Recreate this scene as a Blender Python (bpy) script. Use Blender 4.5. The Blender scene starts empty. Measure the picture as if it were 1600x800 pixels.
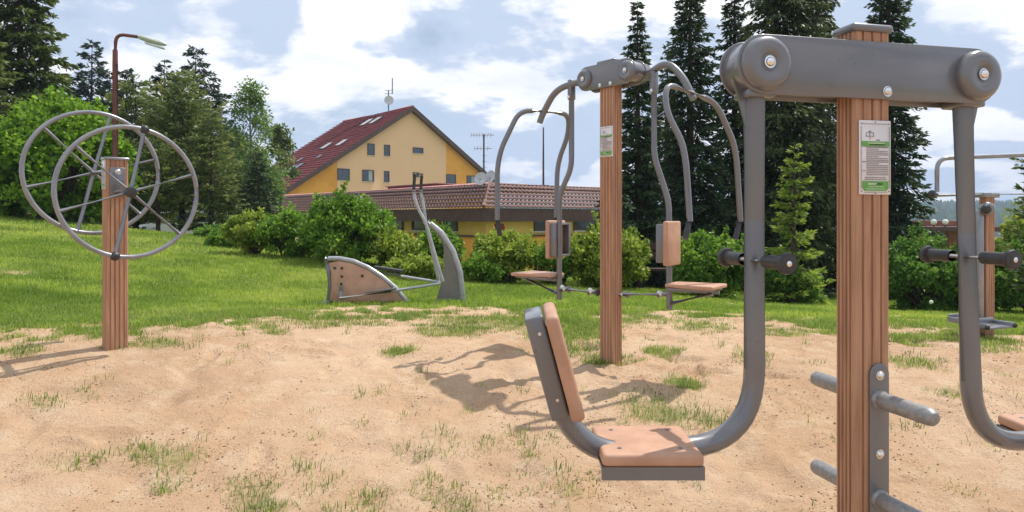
import bpy, bmesh, math, random
import numpy as np
from mathutils import Vector, Matrix
R = math.radians
random.seed(7)
SC = bpy.context.scene
COL = SC.collection

# ------------------------------------------------------------------ camera
ZC, F, HY = 1.25, 1100.0, 340.0
cam_d = bpy.data.cameras.new('camera'); cam = bpy.data.objects.new('camera', cam_d); COL.objects.link(cam)
cam.location = (0, 0, ZC); cam.rotation_euler = (R(90), 0, 0)
cam_d.sensor_width = 36; cam_d.lens = 36 * F / 1600; cam_d.shift_y = (HY - 400) / 1600
cam_d.clip_start = 0.05; cam_d.clip_end = 5000
SC.camera = cam

# ------------------------------------------------------------------ world
SUN_AZ, SUN_EL = 32, 60.5          # azimuth measured from +X towards +Y
w = bpy.data.worlds.new('World'); SC.world = w; w.use_nodes = True
nt = w.node_tree; nt.nodes.clear()
def N(nt, t, **k):
    n = nt.nodes.new(t)
    for a, b in k.items(): setattr(n, a, b)
    return n
def math_n(nt, op, a, b=None, c=None, clamp=False):
    n = N(nt, 'ShaderNodeMath', operation=op); n.use_clamp = clamp
    for i, v in enumerate((a, b, c)):
        if v is None: continue
        if isinstance(v, (int, float)): n.inputs[i].default_value = v
        else: nt.links.new(v, n.inputs[i])
    return n.outputs[0]
def mixc(nt, f, a, b):
    n = N(nt, 'ShaderNodeMix', data_type='RGBA')
    for i, v in ((0, f), (6, a), (7, b)):
        if isinstance(v, (int, float)): n.inputs[i].default_value = v
        elif isinstance(v, tuple): n.inputs[i].default_value = (*v[:3], 1)
        else: nt.links.new(v, n.inputs[i])
    return n.outputs[2]
def maprange(nt, v, a, b, c=0, d=1, smooth=True):
    n = N(nt, 'ShaderNodeMapRange', interpolation_type='SMOOTHSTEP' if smooth else 'LINEAR')
    nt.links.new(v, n.inputs[0])
    for i, q in enumerate((a, b, c, d)): n.inputs[i + 1].default_value = q
    return n.outputs[0]
def noise(nt, vec, scale, detail=5, rough=.55, dist=0):
    n = N(nt, 'ShaderNodeTexNoise')
    n.inputs['Scale'].default_value = scale; n.inputs['Detail'].default_value = detail
    n.inputs['Roughness'].default_value = rough; n.inputs['Distortion'].default_value = dist
    if vec is not None: nt.links.new(vec, n.inputs['Vector'])
    return n.outputs['Fac']
sky = N(nt, 'ShaderNodeTexSky', sky_type='NISHITA'); sky.sun_disc = False
sky.sun_elevation = R(SUN_EL); sky.sun_rotation = R(90 - SUN_AZ); sky.altitude = 500
sky.air_density = 1.0; sky.dust_density = 1.2; sky.ozone_density = 1.0
tc = N(nt, 'ShaderNodeTexCoord')
sep = N(nt, 'ShaderNodeSeparateXYZ'); nt.links.new(tc.outputs['Generated'], sep.inputs[0])
den = math_n(nt, 'ADD', math_n(nt, 'MAXIMUM', sep.outputs[2], 0.0), 0.30)
comb = N(nt, 'ShaderNodeCombineXYZ')
nt.links.new(math_n(nt, 'DIVIDE', sep.outputs[0], den), comb.inputs[0])
nt.links.new(math_n(nt, 'DIVIDE', sep.outputs[1], den), comb.inputs[1])
cm = N(nt, 'ShaderNodeMapping'); nt.links.new(comb.outputs[0], cm.inputs[0])
cm.inputs['Location'].default_value = (7.1, 15.3, 0)
n1 = noise(nt, cm.outputs[0], 1.4, 9, .53, .15)
n2 = noise(nt, cm.outputs[0], 3.1, 8, .55, .3)
dens = math_n(nt, 'ADD', math_n(nt, 'MULTIPLY', n1, .72), math_n(nt, 'MULTIPLY', n2, .28))
cover = maprange(nt, dens, .38, .47)
# thick parts of a cloud show a shaded grey blue underside, the edges and tops are white
mp2 = N(nt, 'ShaderNodeMapping'); nt.links.new(comb.outputs[0], mp2.inputs[0]); mp2.inputs['Location'].default_value = (7.17, 15.44, 0)
n3 = noise(nt, mp2.outputs[0], 1.4, 9, .53, .15)
lit = maprange(nt, math_n(nt, 'SUBTRACT', n1, n3), -.03, .035)
base = noise(nt, cm.outputs[0], .8, 3, .5)
lit2 = math_n(nt, 'MULTIPLY', lit, maprange(nt, n2, .28, .62, .55, 1), clamp=True)
cloudc = mixc(nt, lit2, (6.6, 7.8, 9.9), (13.2, 13.1, 13.2))
skyc = N(nt, 'ShaderNodeMix', data_type='RGBA', blend_type='MULTIPLY'); skyc.inputs[0].default_value = 1
nt.links.new(sky.outputs[0], skyc.inputs[6]); skyc.inputs[7].default_value = (1, 1, 1, 1)
veil = mixc(nt, maprange(nt, sep.outputs[2], 0.0, .45, .85, .22), skyc.outputs[2], (7.0, 8.5, 10.6))
final = mixc(nt, cover, veil, cloudc)
bg = N(nt, 'ShaderNodeBackground'); bg.inputs[1].default_value = .088
nt.links.new(final, bg.inputs[0])
wo = N(nt, 'ShaderNodeOutputWorld'); nt.links.new(bg.outputs[0], wo.inputs[0])

# ------------------------------------------------------------------ sun
sd = bpy.data.lights.new('sun', 'SUN'); sun = bpy.data.objects.new('sun', sd); COL.objects.link(sun)
sd.energy = 4.7; sd.angle = R(.6); sd.color = (1, .955, .88)
tosun = Vector((math.cos(R(SUN_AZ)) * math.cos(R(SUN_EL)), math.sin(R(SUN_AZ)) * math.cos(R(SUN_EL)), math.sin(R(SUN_EL))))
sun.rotation_euler = tosun.to_track_quat('Z', 'Y').to_euler(); sun.location = tosun * 30
SC.view_settings.view_transform = 'Standard'; SC.view_settings.look = 'None'
SC.view_settings.gamma = 1; SC.view_settings.use_curve_mapping = False
SC.view_settings.exposure = 0.09

# ------------------------------------------------------------------ helpers
def P(px, py, d):
    return Vector(((px - 800) / F * d, d, ZC + (HY - py) / F * d))
def tag(o, label=None, cat=None, group=None, kind=None):
    if label: o['label'] = label
    if cat: o['category'] = cat
    if group: o['group'] = group
    if kind: o['kind'] = kind
    return o
def thing(name, label, cat, loc=(0, 0, 0), group=None):
    o = bpy.data.objects.new(name, None); COL.objects.link(o); o.location = loc; o.empty_display_size = .1
    return tag(o, label, cat, group)
def root_loc(o):
    v = Vector((0, 0, 0))
    while o is not None:
        v += Vector(o.location); o = o.parent
    return v
def frame_of(d):
    d = d.normalized(); a = Vector((0, 0, 1)) if abs(d.z) < .95 else Vector((0, 1, 0))
    x = d.cross(a).normalized(); return x, x.cross(d).normalized()
def round_path(pts, r, n=7):
    pts = [Vector(p) for p in pts]; rs = r if isinstance(r, (list, tuple)) else [r] * len(pts)
    out = [pts[0]]
    for i in range(1, len(pts) - 1):
        a, b, c = pts[i - 1], pts[i], pts[i + 1]
        la, lc = (a - b).length, (c - b).length; rr = min(rs[i], la * .49, lc * .49)
        p0 = b + (a - b).normalized() * rr; p2 = b + (c - b).normalized() * rr
        for k in range(n + 1):
            t = k / n; out.append(p0 * (1 - t) ** 2 + b * 2 * t * (1 - t) + p2 * t * t)
    out.append(pts[-1]); return out
class MB:
    def __init__(s): s.v = []; s.f = []
    def tube(s, path, r, seg=14, closed=False, caps=True):
        path = [Vector(p) for p in path]; n = len(path); rs = r if isinstance(r, (list, tuple)) else [r] * n
        x = None; rings = []
        for i in range(n):
            if closed: d = path[(i + 1) % n] - path[i - 1]
            else: d = path[min(i + 1, n - 1)] - path[max(i - 1, 0)]
            d.normalize()
            if x is None: x, y = frame_of(d)
            else: x = (x - d * x.dot(d)).normalized(); y = d.cross(x)
            b = len(s.v); rings.append(b)
            for k in range(seg):
                a = 2 * math.pi * k / seg
                s.v.append(path[i] + (x * math.cos(a) + y * math.sin(a)) * rs[i])
        m = n if closed else n - 1
        for i in range(m):
            a, b = rings[i], rings[(i + 1) % n]
            for k in range(seg):
                k2 = (k + 1) % seg; s.f.append((a + k, a + k2, b + k2, b + k))
        if caps and not closed:
            s.f.append(tuple(rings[0] + k for k in reversed(range(seg)))); s.f.append(tuple(rings[-1] + k for k in range(seg)))
        return s
    def box(s, c, ax, ay, az, hx, hy, hz):
        c = Vector(c); ax, ay, az = (Vector(q).normalized() for q in (ax, ay, az)); b = len(s.v)
        for i in (-1, 1):
            for j in (-1, 1):
                for k in (-1, 1): s.v.append(c + ax * hx * i + ay * hy * j + az * hz * k)
        for q in ((0, 1, 3, 2), (4, 6, 7, 5), (0, 4, 5, 1), (2, 3, 7, 6), (0, 2, 6, 4), (1, 5, 7, 3)):
            s.f.append(tuple(b + i for i in q))
        return s
    def prism(s, poly, n):
        """poly = list of 3D points in a plane, extruded by vector n"""
        poly = [Vector(p) for p in poly]; n = Vector(n); b = len(s.v); m = len(poly)
        s.v += poly + [p + n for p in poly]
        s.f.append(tuple(b + i for i in range(m))); s.f.append(tuple(b + m + i for i in reversed(range(m))))
        for i in range(m): j = (i + 1) % m; s.f.append((b + i, b + m + i, b + m + j, b + j))
        return s
    def lathe(s, c, ax, prof, seg=28):
        """prof = list of (along, radius)"""
        c = Vector(c); ax = Vector(ax).normalized(); x, y = frame_of(ax); rings = []
        for (h, r) in prof:
            b = len(s.v); rings.append((b, r))
            if r < 1e-6: s.v.append(c + ax * h)
            else:
                for k in range(seg):
                    a = 2 * math.pi * k / seg; s.v.append(c + ax * h + (x * math.cos(a) + y * math.sin(a)) * r)
        for (a, ra), (b, rb) in zip(rings, rings[1:]):
            for k in range(seg):
                k2 = (k + 1) % seg
                if ra < 1e-6 and rb < 1e-6: continue
                if ra < 1e-6: s.f.append((a, b + k2, b + k))
                elif rb < 1e-6: s.f.append((a + k, a + k2, b))
                else: s.f.append((a + k, a + k2, b + k2, b + k))
        return s
    def ball(s, c, r, seg=16, sq=1.0, ax=(0, 0, 1)):
        n = seg // 2
        return s.lathe(c, ax, [(-math.cos(math.pi * i / n) * r * sq, max(0, math.sin(math.pi * i / n)) * r) for i in range(n + 1)], seg)
    def build(s, name, mat, parent=None, bevel=0, bseg=2, label=None, sharp=38):
        off = root_loc(parent)
        me = bpy.data.meshes.new(name); me.from_pydata([tuple(Vector(v) - off) for v in s.v], [], s.f)
        bm = bmesh.new(); bm.from_mesh(me)
        bmesh.ops.recalc_face_normals(bm, faces=bm.faces)
        for f in bm.faces: f.smooth = True
        for e in bm.edges:
            if len(e.link_faces) == 2 and e.calc_face_angle(0) > R(sharp): e.smooth = False
        if bevel:
            es = [e for e in bm.edges if len(e.link_faces) == 2 and e.calc_face_angle(0) > R(sharp)]
            for e in bm.edges: e.smooth = True
            bmesh.ops.bevel(bm, geom=es, offset=bevel, segments=bseg, profile=.5, affect='EDGES', clamp_overlap=True)
            for f in bm.faces: f.smooth = True
            for e in bm.edges:
                if len(e.link_faces) == 2 and e.calc_face_angle(0) > R(sharp + 10): e.smooth = False
        bm.to_mesh(me); bm.free()
        me.materials.append(mat)
        o = bpy.data.objects.new(name, me); COL.objects.link(o); o.parent = parent
        if label: o['label'] = label
        return o
def np_mesh(name, v, f, mat, parent=None, tint=None, smooth=False):
    v = np.asarray(v, dtype=np.float32); off = root_loc(parent)
    v = v - np.array(off, dtype=np.float32)
    k = f.shape[1]; me = bpy.data.meshes.new(name)
    me.vertices.add(len(v)); me.vertices.foreach_set('co', v.ravel())
    me.loops.add(f.size); me.loops.foreach_set('vertex_index', f.astype(np.int32).ravel())
    me.polygons.add(len(f)); me.polygons.foreach_set('loop_start', np.arange(0, f.size, k, dtype=np.int32))
    me.polygons.foreach_set('loop_total', np.full(len(f), k, dtype=np.int32))
    if smooth: me.polygons.foreach_set('use_smooth', np.ones(len(f), dtype=bool))
    if tint is not None:
        a = me.attributes.new('tint', 'FLOAT', 'POINT'); a.data.foreach_set('value', np.asarray(tint, dtype=np.float32))
    me.update(calc_edges=True); me.validate()
    me.materials.append(mat)
    o = bpy.data.objects.new(name, me); COL.objects.link(o); o.parent = parent
    return o

# ------------------------------------------------------------------ numpy noise
_rs = np.random.RandomState(3); _T = _rs.rand(512, 512)
def vnoise(x, y):
    xi = np.floor(x).astype(int); yi = np.floor(y).astype(int); fx = x - xi; fy = y - yi
    fx = fx * fx * (3 - 2 * fx); fy = fy * fy * (3 - 2 * fy)
    g = lambda a, b: _T[a % 512, b % 512]
    return (g(xi, yi) * (1 - fx) + g(xi + 1, yi) * fx) * (1 - fy) + (g(xi, yi + 1) * (1 - fx) + g(xi + 1, yi + 1) * fx) * fy
def fbm(x, y, o=4, g=.5):
    s = 0; a = 1; t = 0
    for i in range(o):
        s = s + a * vnoise(x * 2 ** i + 17.3 * i, y * 2 ** i + 9.1 * i); t += a; a *= g
    return s / t
def sstep(a, b, x):
    t = np.clip((x - a) / (b - a), 0, 1); return t * t * (3 - 2 * t)

# ------------------------------------------------------------------ materials
def mat(name, col, rough=.6, metal=0, col2=None, *_a, coat=0, **_k):
    m = _mat(name, col, rough, metal, col2, *_a, **_k); b = m.node_tree.nodes['Principled BSDF']
    b.inputs['Coat Weight'].default_value = coat; b.inputs['Coat Roughness'].default_value = .12
    return m
def _mat(name, col, rough=.6, metal=0, col2=None, nscale=6, namt=1, bump=0, bscale=40, spec=.5, coord='Object', stretch=None):
    m = bpy.data.materials.new(name); m.use_nodes = True; t = m.node_tree; b = t.nodes['Principled BSDF']
    b.inputs['Roughness'].default_value = rough; b.inputs['Metallic'].default_value = metal
    b.inputs['Specular IOR Level'].default_value = spec
    g = N(t, 'ShaderNodeNewGeometry'); vec = g.outputs['Position']
    if stretch:
        mp = N(t, 'ShaderNodeMapping'); t.links.new(vec, mp.inputs[0]); mp.inputs['Scale'].default_value = stretch; vec = mp.outputs[0]
    c2 = col2 if col2 else tuple(c * .82 for c in col)
    n = noise(t, vec, nscale, 6, .6)
    t.links.new(mixc(t, maprange(t, n, .35, .65), col, c2), b.inputs['Base Color'])
    r = maprange(t, noise(t, vec, nscale * 3, 4, .6), .3, .7, rough - .08, min(1, rough + .1), False)
    t.links.new(r, b.inputs['Roughness'])
    if bump:
        bn = N(t, 'ShaderNodeBump'); bn.inputs['Strength'].default_value = bump; bn.inputs['Distance'].default_value = .004
        t.links.new(noise(t, vec, bscale, 5, .6), bn.inputs['Height']); t.links.new(bn.outputs[0], b.inputs['Normal'])
    return m
def leafmat(name, dark, mid, light, trans=.35, rough=.5):
    m = bpy.data.materials.new(name); m.use_nodes = True; t = m.node_tree; b = t.nodes['Principled BSDF']
    at = N(t, 'ShaderNodeAttribute', attribute_name='tint')
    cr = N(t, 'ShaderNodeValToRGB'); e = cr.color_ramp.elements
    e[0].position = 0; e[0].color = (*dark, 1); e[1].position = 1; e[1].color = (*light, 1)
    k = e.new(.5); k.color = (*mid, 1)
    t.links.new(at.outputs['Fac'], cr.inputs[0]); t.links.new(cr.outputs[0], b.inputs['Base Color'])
    b.inputs['Roughness'].default_value = rough; b.inputs['Specular IOR Level'].default_value = .35
    tr = N(t, 'ShaderNodeBsdfTranslucent')
    hv = N(t, 'ShaderNodeHueSaturation'); hv.inputs['Value'].default_value = 1.5; hv.inputs['Hue'].default_value = .49
    t.links.new(cr.outputs[0], hv.inputs['Color']); t.links.new(hv.outputs[0], tr.inputs[0])
    mx = N(t, 'ShaderNodeMixShader'); mx.inputs[0].default_value = trans
    t.links.new(b.outputs[0], mx.inputs[1]); t.links.new(tr.outputs[0], mx.inputs[2])
    t.links.new(mx.outputs[0], t.nodes['Material Output'].inputs[0])
    return m
M = {}
M['grey'] = mat('grey_powder_coat', (.142, .144, .158), .33, .15, (.125, .126, .136), 3, bump=.03, bscale=260, spec=.6, coat=.8)
M['steel'] = mat('bright_steel', (.40, .41, .43), .32, .35, (.33, .335, .35), 9, coat=.4)
M['finpanel'] = mat('fin_panel', (.20, .18, .168), .5, 0, (.16, .145, .135), 4)
M['silver'] = mat('silver_paint', (.24, .245, .27), .33, .3, (.20, .205, .225), 9, bump=.03, bscale=300, coat=.5)
M['worn'] = mat('worn_metal', (.31, .308, .305), .42, .35, (.235, .232, .23), 60, bump=.2, bscale=120)
M['wood'] = mat('brown_composite', (.46, .255, .15), .6, 0, (.33, .17, .095), 2.6, bump=.35, bscale=90, stretch=(22, 22, 1.2))
M['board'] = mat('brown_board', (.50, .29, .19), .5, 0, (.42, .235, .15), 9, bump=.25, bscale=300)
M['black'] = mat('black_rubber', (.022, .022, .026), .42, 0, (.035, .034, .036), 20)
M['chrome'] = mat('chrome', (.8, .8, .8), .15, 1, (.7, .7, .7), 10)
M['white'] = mat('white_plate', (.74, .72, .72), .4, 0, (.66, .64, .65), 14)
M['green'] = mat('green_print', (.11, .36, .06), .45, 0, (.13, .33, .08), 14)
M['ink'] = mat('grey_ink', (.22, .20, .22), .5, 0, (.30, .27, .29), 200)
M['inkl'] = mat('pale_ink', (.55, .68, .48), .5)
M['bark'] = mat('bark', (.085, .060, .045), .9, 0, (.045, .033, .026), 9, bump=1, bscale=30)
M['barkb'] = mat('birch_bark', (.42, .39, .35), .8, 0, (.09, .08, .07), 5, bump=.5, bscale=30)
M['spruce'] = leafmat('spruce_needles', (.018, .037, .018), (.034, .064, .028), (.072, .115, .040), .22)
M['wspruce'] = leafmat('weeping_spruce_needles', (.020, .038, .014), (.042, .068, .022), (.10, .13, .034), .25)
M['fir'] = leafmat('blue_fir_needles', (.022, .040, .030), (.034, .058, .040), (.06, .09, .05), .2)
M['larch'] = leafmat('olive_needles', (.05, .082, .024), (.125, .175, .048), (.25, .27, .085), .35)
M['lspruce'] = leafmat('light_green_needles', (.028, .054, .014), (.07, .11, .026), (.17, .21, .045), .3)  # lighter, yellower green than the plain spruce needles
M['bright'] = leafmat('bright_leaves', (.07, .15, .014), (.15, .29, .022), (.29, .45, .045), .45)
M['bush'] = leafmat('bush_leaves', (.05, .12, .016), (.13, .26, .028), (.28, .42, .055), .42)
M['yell'] = leafmat('yellow_green_leaves', (.09, .15, .02), (.22, .31, .036), (.42, .46, .08), .42)
M['hedge'] = leafmat('hedge_leaves', (.045, .11, .02), (.11, .23, .035), (.25, .38, .065), .4)
M['youngc'] = leafmat('young_conifer_leaves', (.07, .13, .02), (.17, .26, .035), (.36, .43, .07), .4)
M['birch'] = leafmat('birch_leaves', (.06, .12, .03), (.13, .22, .05), (.24, .33, .09), .4)
M['grass'] = leafmat('lawn_grass', (.10, .18, .018), (.20, .31, .030), (.38, .46, .075), .42, .55)
M['tuft'] = leafmat('sparse_grass', (.07, .14, .022), (.19, .27, .05), (.45, .42, .17), .35, .6)
M['cream'] = mat('cream_render', (.85, .54, .335), .9, 0, (.83, .52, .32), .4)
M['orange'] = mat('orange_render', (.84, .40, .075), .9, 0, (.74, .33, .05), .5)
M['yellow'] = mat('yellow_render', (.76, .52, .17), .9, 0, (.70, .46, .14), .7)
M['dkbrown'] = mat('dark_brown_board', (.095, .048, .040), .7, 0, (.065, .034, .029), 3)
M['redtile'] = mat('red_tile_roof', (.34, .065, .068), .75, 0, (.22, .045, .045), .8, bump=0)
M['browntile'] = mat('brown_tile_roof', (.215, .118, .10), .75, 0, (.15, .085, .075), 3)
M['pinkcap'] = mat('pale_ridge_cap', (.50, .26, .24), .7, 0, (.40, .19, .18), 3)
M['glass'] = mat('window_glass', (.035, .05, .075), .12, 0, (.055, .08, .12), .9, spec=.8)
M['curtain'] = mat('window_curtain', (.45, .45, .48), .8, 0, (.35, .35, .40), 2)
M['wframe'] = mat('brown_window_frame', (.09, .055, .04), .6)
M['lampred'] = mat('red_brown_pole', (.16, .045, .032), .55, 0, (.11, .035, .028), 8)
M['lampgrey'] = mat('lamp_housing', (.50, .55, .52), .4, 0, (.42, .47, .44), 6)
M['lampglass'] = mat('lamp_lens', (.62, .68, .62), .15)
M['carwhite'] = mat('car_paint', (.78, .79, .80), .2, 0, (.74, .75, .77), 2, spec=.8)
M['brick'] = mat('red_wall', (.30, .115, .08), .85, 0, (.22, .085, .06), 6)
M['dishm'] = mat('dish_metal', (.58, .58, .60), .5, 0, (.50, .50, .52), 4)
M['redmark'] = mat('red_painting', (.42, .035, .03), .8, 0, (.30, .05, .04), 6)
M['hill'] = leafmat('far_trees', (.022, .042, .020), (.034, .060, .028), (.05, .08, .034), .0, 1.0); M['hill'].node_tree.nodes['Principled BSDF'].inputs['Specular IOR Level'].default_value = 0
M['clod'] = mat('earth_clod', (.30, .17, .095), .95, 0, (.16, .085, .05), 25)
M['dand'] = mat('dandelion_yellow', (.75, .50, .02), .7)
M['dandw'] = mat('dandelion_seed', (.7, .7, .66), .9)

# tile roofs get fine course lines through geometry; the hotel roof uses a bump of its own
def tile_bump(m, scale_u):
    pass

# ------------------------------------------------------------------ ground
ctrl = [(0, 800, 2.99), (400, 800, 2.99), (800, 800, 2.99), (1200, 800, 2.99), (1600, 800, 2.99),
        (180, 541, 4.8), (0, 530, 5.1), (400, 560, 4.85), (700, 562, 4.95), (952, 562, 5.0), (1200, 562, 5.0), (1500, 556, 5.1), (1600, 556, 5.1),
        (600, 490, 7.0), (620, 472, 8.7), (500, 476, 8.6), (740, 471, 8.7), (300, 480, 7.2), (100, 470, 7.2), (0, 462, 7.2),
        (900, 492, 7.2), (1100, 498, 7.2), (1300, 503, 7.3), (1540, 530, 6.3), (1600, 528, 6.4),
        (1500, 486, 11.5), (1600, 488, 11.5), (1350, 482, 11.5), (1200, 472, 12), (1000, 455, 12), (850, 446, 12), (750, 440, 12), (640, 425, 12), (550, 413, 12),
        (450, 400, 13), (400, 394, 14), (300, 372, 16), (200, 356, 17), (100, 342, 17), (0, 335, 16.5), (-200, 318, 16),
        (300, 420, 11), (100, 395, 11), (0, 385, 11), (-200, 380, 11), (1800, 495, 12),
        (1200, 455, 16), (1000, 440, 16), (800, 425, 18), (500, 385, 20), (1500, 470, 16),
        (200, 345, 24), (0, 325, 24), (350, 365, 24), (-300, 300, 24)]
cp = np.array([[*P(*c)] for c in ctrl] + [[x, y, 0] for x in (-6, -3, 0, 3, 6) for y in (-4, -1, 1.5)])
def _k(r2): return np.sqrt(r2 + .6)
_D = ((cp[:, None, :2] - cp[None, :, :2]) ** 2).sum(-1)
_W = np.linalg.solve(_k(_D) + np.eye(len(cp)) * -.04, cp[:, 2] - .2)
def gz_np(x, y):
    x = np.asarray(x, float); y = np.asarray(y, float); s = np.full(x.shape, .2)
    xc = np.clip(x, -22, 22); yc = np.clip(y, -6, 26)
    for (cx, cy, _), wgt in zip(cp, _W): s = s + wgt * _k((xc - cx) ** 2 + (yc - cy) ** 2)
    r = np.hypot(x, y)
    far = -1.4 + 2.4 * sstep(-4, -14, x) - 10 * sstep(50, 220, r)
    t = sstep(18, 30, r)
    return s * (1 - t) + far * t - .7 * np.exp(-((x + 12.4) / 3.6) ** 2 - ((y - 26.5) / 2.4) ** 2)      # the sunken road behind the pines
def gz(x, y): return float(gz_np(np.array([x]), np.array([y]))[0])
EDX = [-400, 0, 100, 200, 300, 400, 500, 600, 700, 760, 850, 930, 1000, 1160, 1300, 1400, 1500, 1600, 2000]
EDY = [530, 524, 520, 511, 508, 500, 490, 484, 480, 480, 494, 497, 488, 491, 506, 500, 512, 522, 540]
PATCH = [(172, 543, 34, 6, .6), (215, 539, 22, 5, .5), (940, 563, 30, 6, .7), (1545, 535, 60, 8, .6), (240, 715, 90, 30, .52), (130, 715, 60, 12, .42), (270, 750, 50, 22, .42), (60, 625, 70, 16, .45), (30, 550, 60, 14, .5), (390, 765, 60, 22, .5), (700, 770, 180, 40, .33), (620, 650, 30, 16, .3),
         (1050, 640, 130, 42, .62), (1070, 598, 50, 12, .9), (1040, 548, 40, 10, .6), (900, 520, 90, 34, .62), (960, 560, 60, 10, .5), (1120, 660, 60, 20, .5),
         (570, 612, 40, 9, .4), (620, 545, 40, 8, .6), (520, 505, 120, 10, .4), (700, 515, 80, 12, .5), (1440, 565, 60, 12, .5), (1500, 612, 50, 12, .5),
         (1170, 560, 40, 14, .35), (1440, 530, 70, 12, .55), (1100, 515, 60, 10, .35), (240, 535, 50, 12, .5), (130, 610, 60, 8, .4),
         (820, 690, 90, 30, .34), (500, 740, 100, 40, .27), (880, 760, 80, 40, .30), (600, 790, 240, 36, .33), (400, 790, 70, 16, .5), (690, 700, 100, 30, .3), (700, 640, 80, 10, .2), (760, 600, 40, 10, .12), (1230, 520, 60, 9, .4),
         (340, 700, 40, 16, .3), (1000, 500, 200, 12, .35), (110, 720, 60, 14, .4), (760, 505, 100, 14, .5), (270, 745, 60, 30, .45), (1560, 545, 60, 12, .35)]
def grassiness(x, y, z):
    """1 on the lawn, 0 on bare sand; worked out from the ground position"""
    yy = np.maximum(y, .6); px = 800 + F * x / yy; py = HY + F * (ZC - z) / yy
    n = fbm(x * 1.7 + 40, y * 1.7 + 40, 4) - .5; n2 = fbm(x * 7 + 3, y * 7 + 8, 3) - .5
    e = np.interp(px, EDX, EDY)
    m = sstep(24, -18, py - e + n * 50 + n2 * 52)
    m = m * (1 - .85 * np.exp(-((px - 590) / 130) ** 2 - ((py - 486) / 7) ** 2) * sstep(-.1, .1, n2 + .1))
    m = m * (1 - .5 * np.exp(-((px - 20) / 40) ** 2 - ((py - 426) / 7) ** 2))
    for (a, b, ra, rb, s) in PATCH:
        q = ((px - a) / ra) ** 2 + ((py - b) / rb) ** 2
        m = np.maximum(m, s * sstep(1.3, .2, q + n * 1.6 + n2 * 1.2))
    return np.where(y < .6, 0, m)
_fr = np.random.RandomState(5)
_fp = [(_fr.uniform(-3.2, 3.8), 2.6 + _fr.rand() ** 1.2 * 3.2, _fr.rand() * 3.14, _fr.uniform(.008, .020)) for _ in range(90)]
_fp += [(.40 + _fr.normal() * .22, 2.25 + _fr.normal() * .25, _fr.rand() * 3.14, .022) for _ in range(10)] + [(1.0 + _fr.normal() * .3, 4.8 + _fr.normal() * .3, _fr.rand() * 3.14, .022) for _ in range(10)]
def sand_relief(x, y):
    a = (fbm(x * 1.3, y * 1.3, 3) - .5) * .034 + (fbm(x * 5 + 9, y * 5, 4, .6) - .5) * .016
    ft = np.maximum(0, fbm(x * 3.4 + 31, y * 3.4 + 7, 2) - .60) * -.16
    for (fx, fy, fa, fd) in _fp:
        m_ = (np.abs(x - fx) < .3) & (np.abs(y - fy) < .3)
        if m_.any():
            dx = x[m_] - fx; dy = y[m_] - fy; u_ = (dx * math.cos(fa) + dy * math.sin(fa)) / .15; v_ = (-dx * math.sin(fa) + dy * math.cos(fa)) / .058
            rr_ = np.sqrt(u_ * u_ + v_ * v_); ft[m_] += -fd * sstep(1.05, .65, rr_) + fd * .45 * np.exp(-((rr_ - 1.25) / .22) ** 2)
    rough = sstep(.42, .62, fbm(x * 1.1 + 60, y * 1.1 + 12, 3))
    return a + ft + (fbm(x * 15, y * 15, 3, .7) - .5) * (.010 + .022 * rough)
def grid_mesh(xs, ys):
    X, Y = np.meshgrid(xs, ys); nx, ny = len(xs), len(ys)
    i = np.arange(nx * ny).reshape(ny, nx)
    f = np.stack([i[:-1, :-1], i[:-1, 1:], i[1:, 1:], i[1:, :-1]], -1).reshape(-1, 4)
    return X.ravel(), Y.ravel(), f
def axis_steps(a0, a1, fine, far, growth=1.12):
    mid = list(np.arange(a0, a1 + 1e-6, fine)); s = fine; lo = [a0]; hi = [a1 + 0]
    while hi[-1] < far: s *= growth; hi.append(hi[-1] + s)
    s = fine
    while lo[-1] > -far: s *= growth; lo.append(lo[-1] - s)
    return np.array(lo[:0:-1] + mid + hi[1:])
gx, gy, gf = grid_mesh(axis_steps(-4.2, 5.2, .021, 1500), axis_steps(2.2, 7.6, .021, 1500))
base_z = gz_np(gx, gy)
gm = grassiness(gx, gy, base_z)
nearm = sstep(22, 12, np.hypot(gx, gy))
gzv = base_z + sand_relief(gx, gy) * nearm * (1 - .6 * gm)
gm2 = np.where(np.hypot(gx, gy) > 40, 1, gm)
GM = bpy.data.materials.new('ground_earth'); GM.use_nodes = True; t = GM.node_tree; b = t.nodes['Principled BSDF']
b.inputs['Roughness'].default_value = .95; b.inputs['Specular IOR Level'].default_value = .15
pos = N(t, 'ShaderNodeNewGeometry').outputs['Position']
at = N(t, 'ShaderNodeAttribute', attribute_name='tint').outputs['Fac']
s1 = mixc(t, maprange(t, noise(t, pos, .9, 6, .6), .35, .65), (.62, .432, .288), (.55, .356, .218))
s1 = mixc(t, maprange(t, noise(t, pos, .55, 5, .65), .50, .66, 0, .55), s1, (.40, .255, .155))
s2 = mixc(t, maprange(t, noise(t, pos, 5, 6, .7), .45, .7, 0, .55), s1, (.68, .54, .38))
vor = N(t, 'ShaderNodeTexVoronoi'); vor.inputs['Scale'].default_value = 62; t.links.new(pos, vor.inputs['Vector'])
spk = math_n(t, 'MULTIPLY', maprange(t, vor.outputs['Distance'], .12, .26, 1, 0), maprange(t, noise(t, pos, 7, 4, .7), .44, .58))
s3 = mixc(t, math_n(t, 'MULTIPLY', spk, .85), s2, (.24, .13, .075))
gr = maprange(t, noise(t, pos, 95, 5, .85), .42, .66)
s4 = mixc(t, math_n(t, 'MULTIPLY', gr, .42), s3, (.36, .22, .12))
gcol = mixc(t, maprange(t, noise(t, pos, 12, 5, .7), .35, .65), (.13, .18, .03), (.24, .25, .07))
gfac = maprange(t, math_n(t, 'ADD', at, math_n(t, 'MULTIPLY', math_n(t, 'SUBTRACT', noise(t, pos, 26, 4, .7), .5), .5)), .35, .85)
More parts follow.
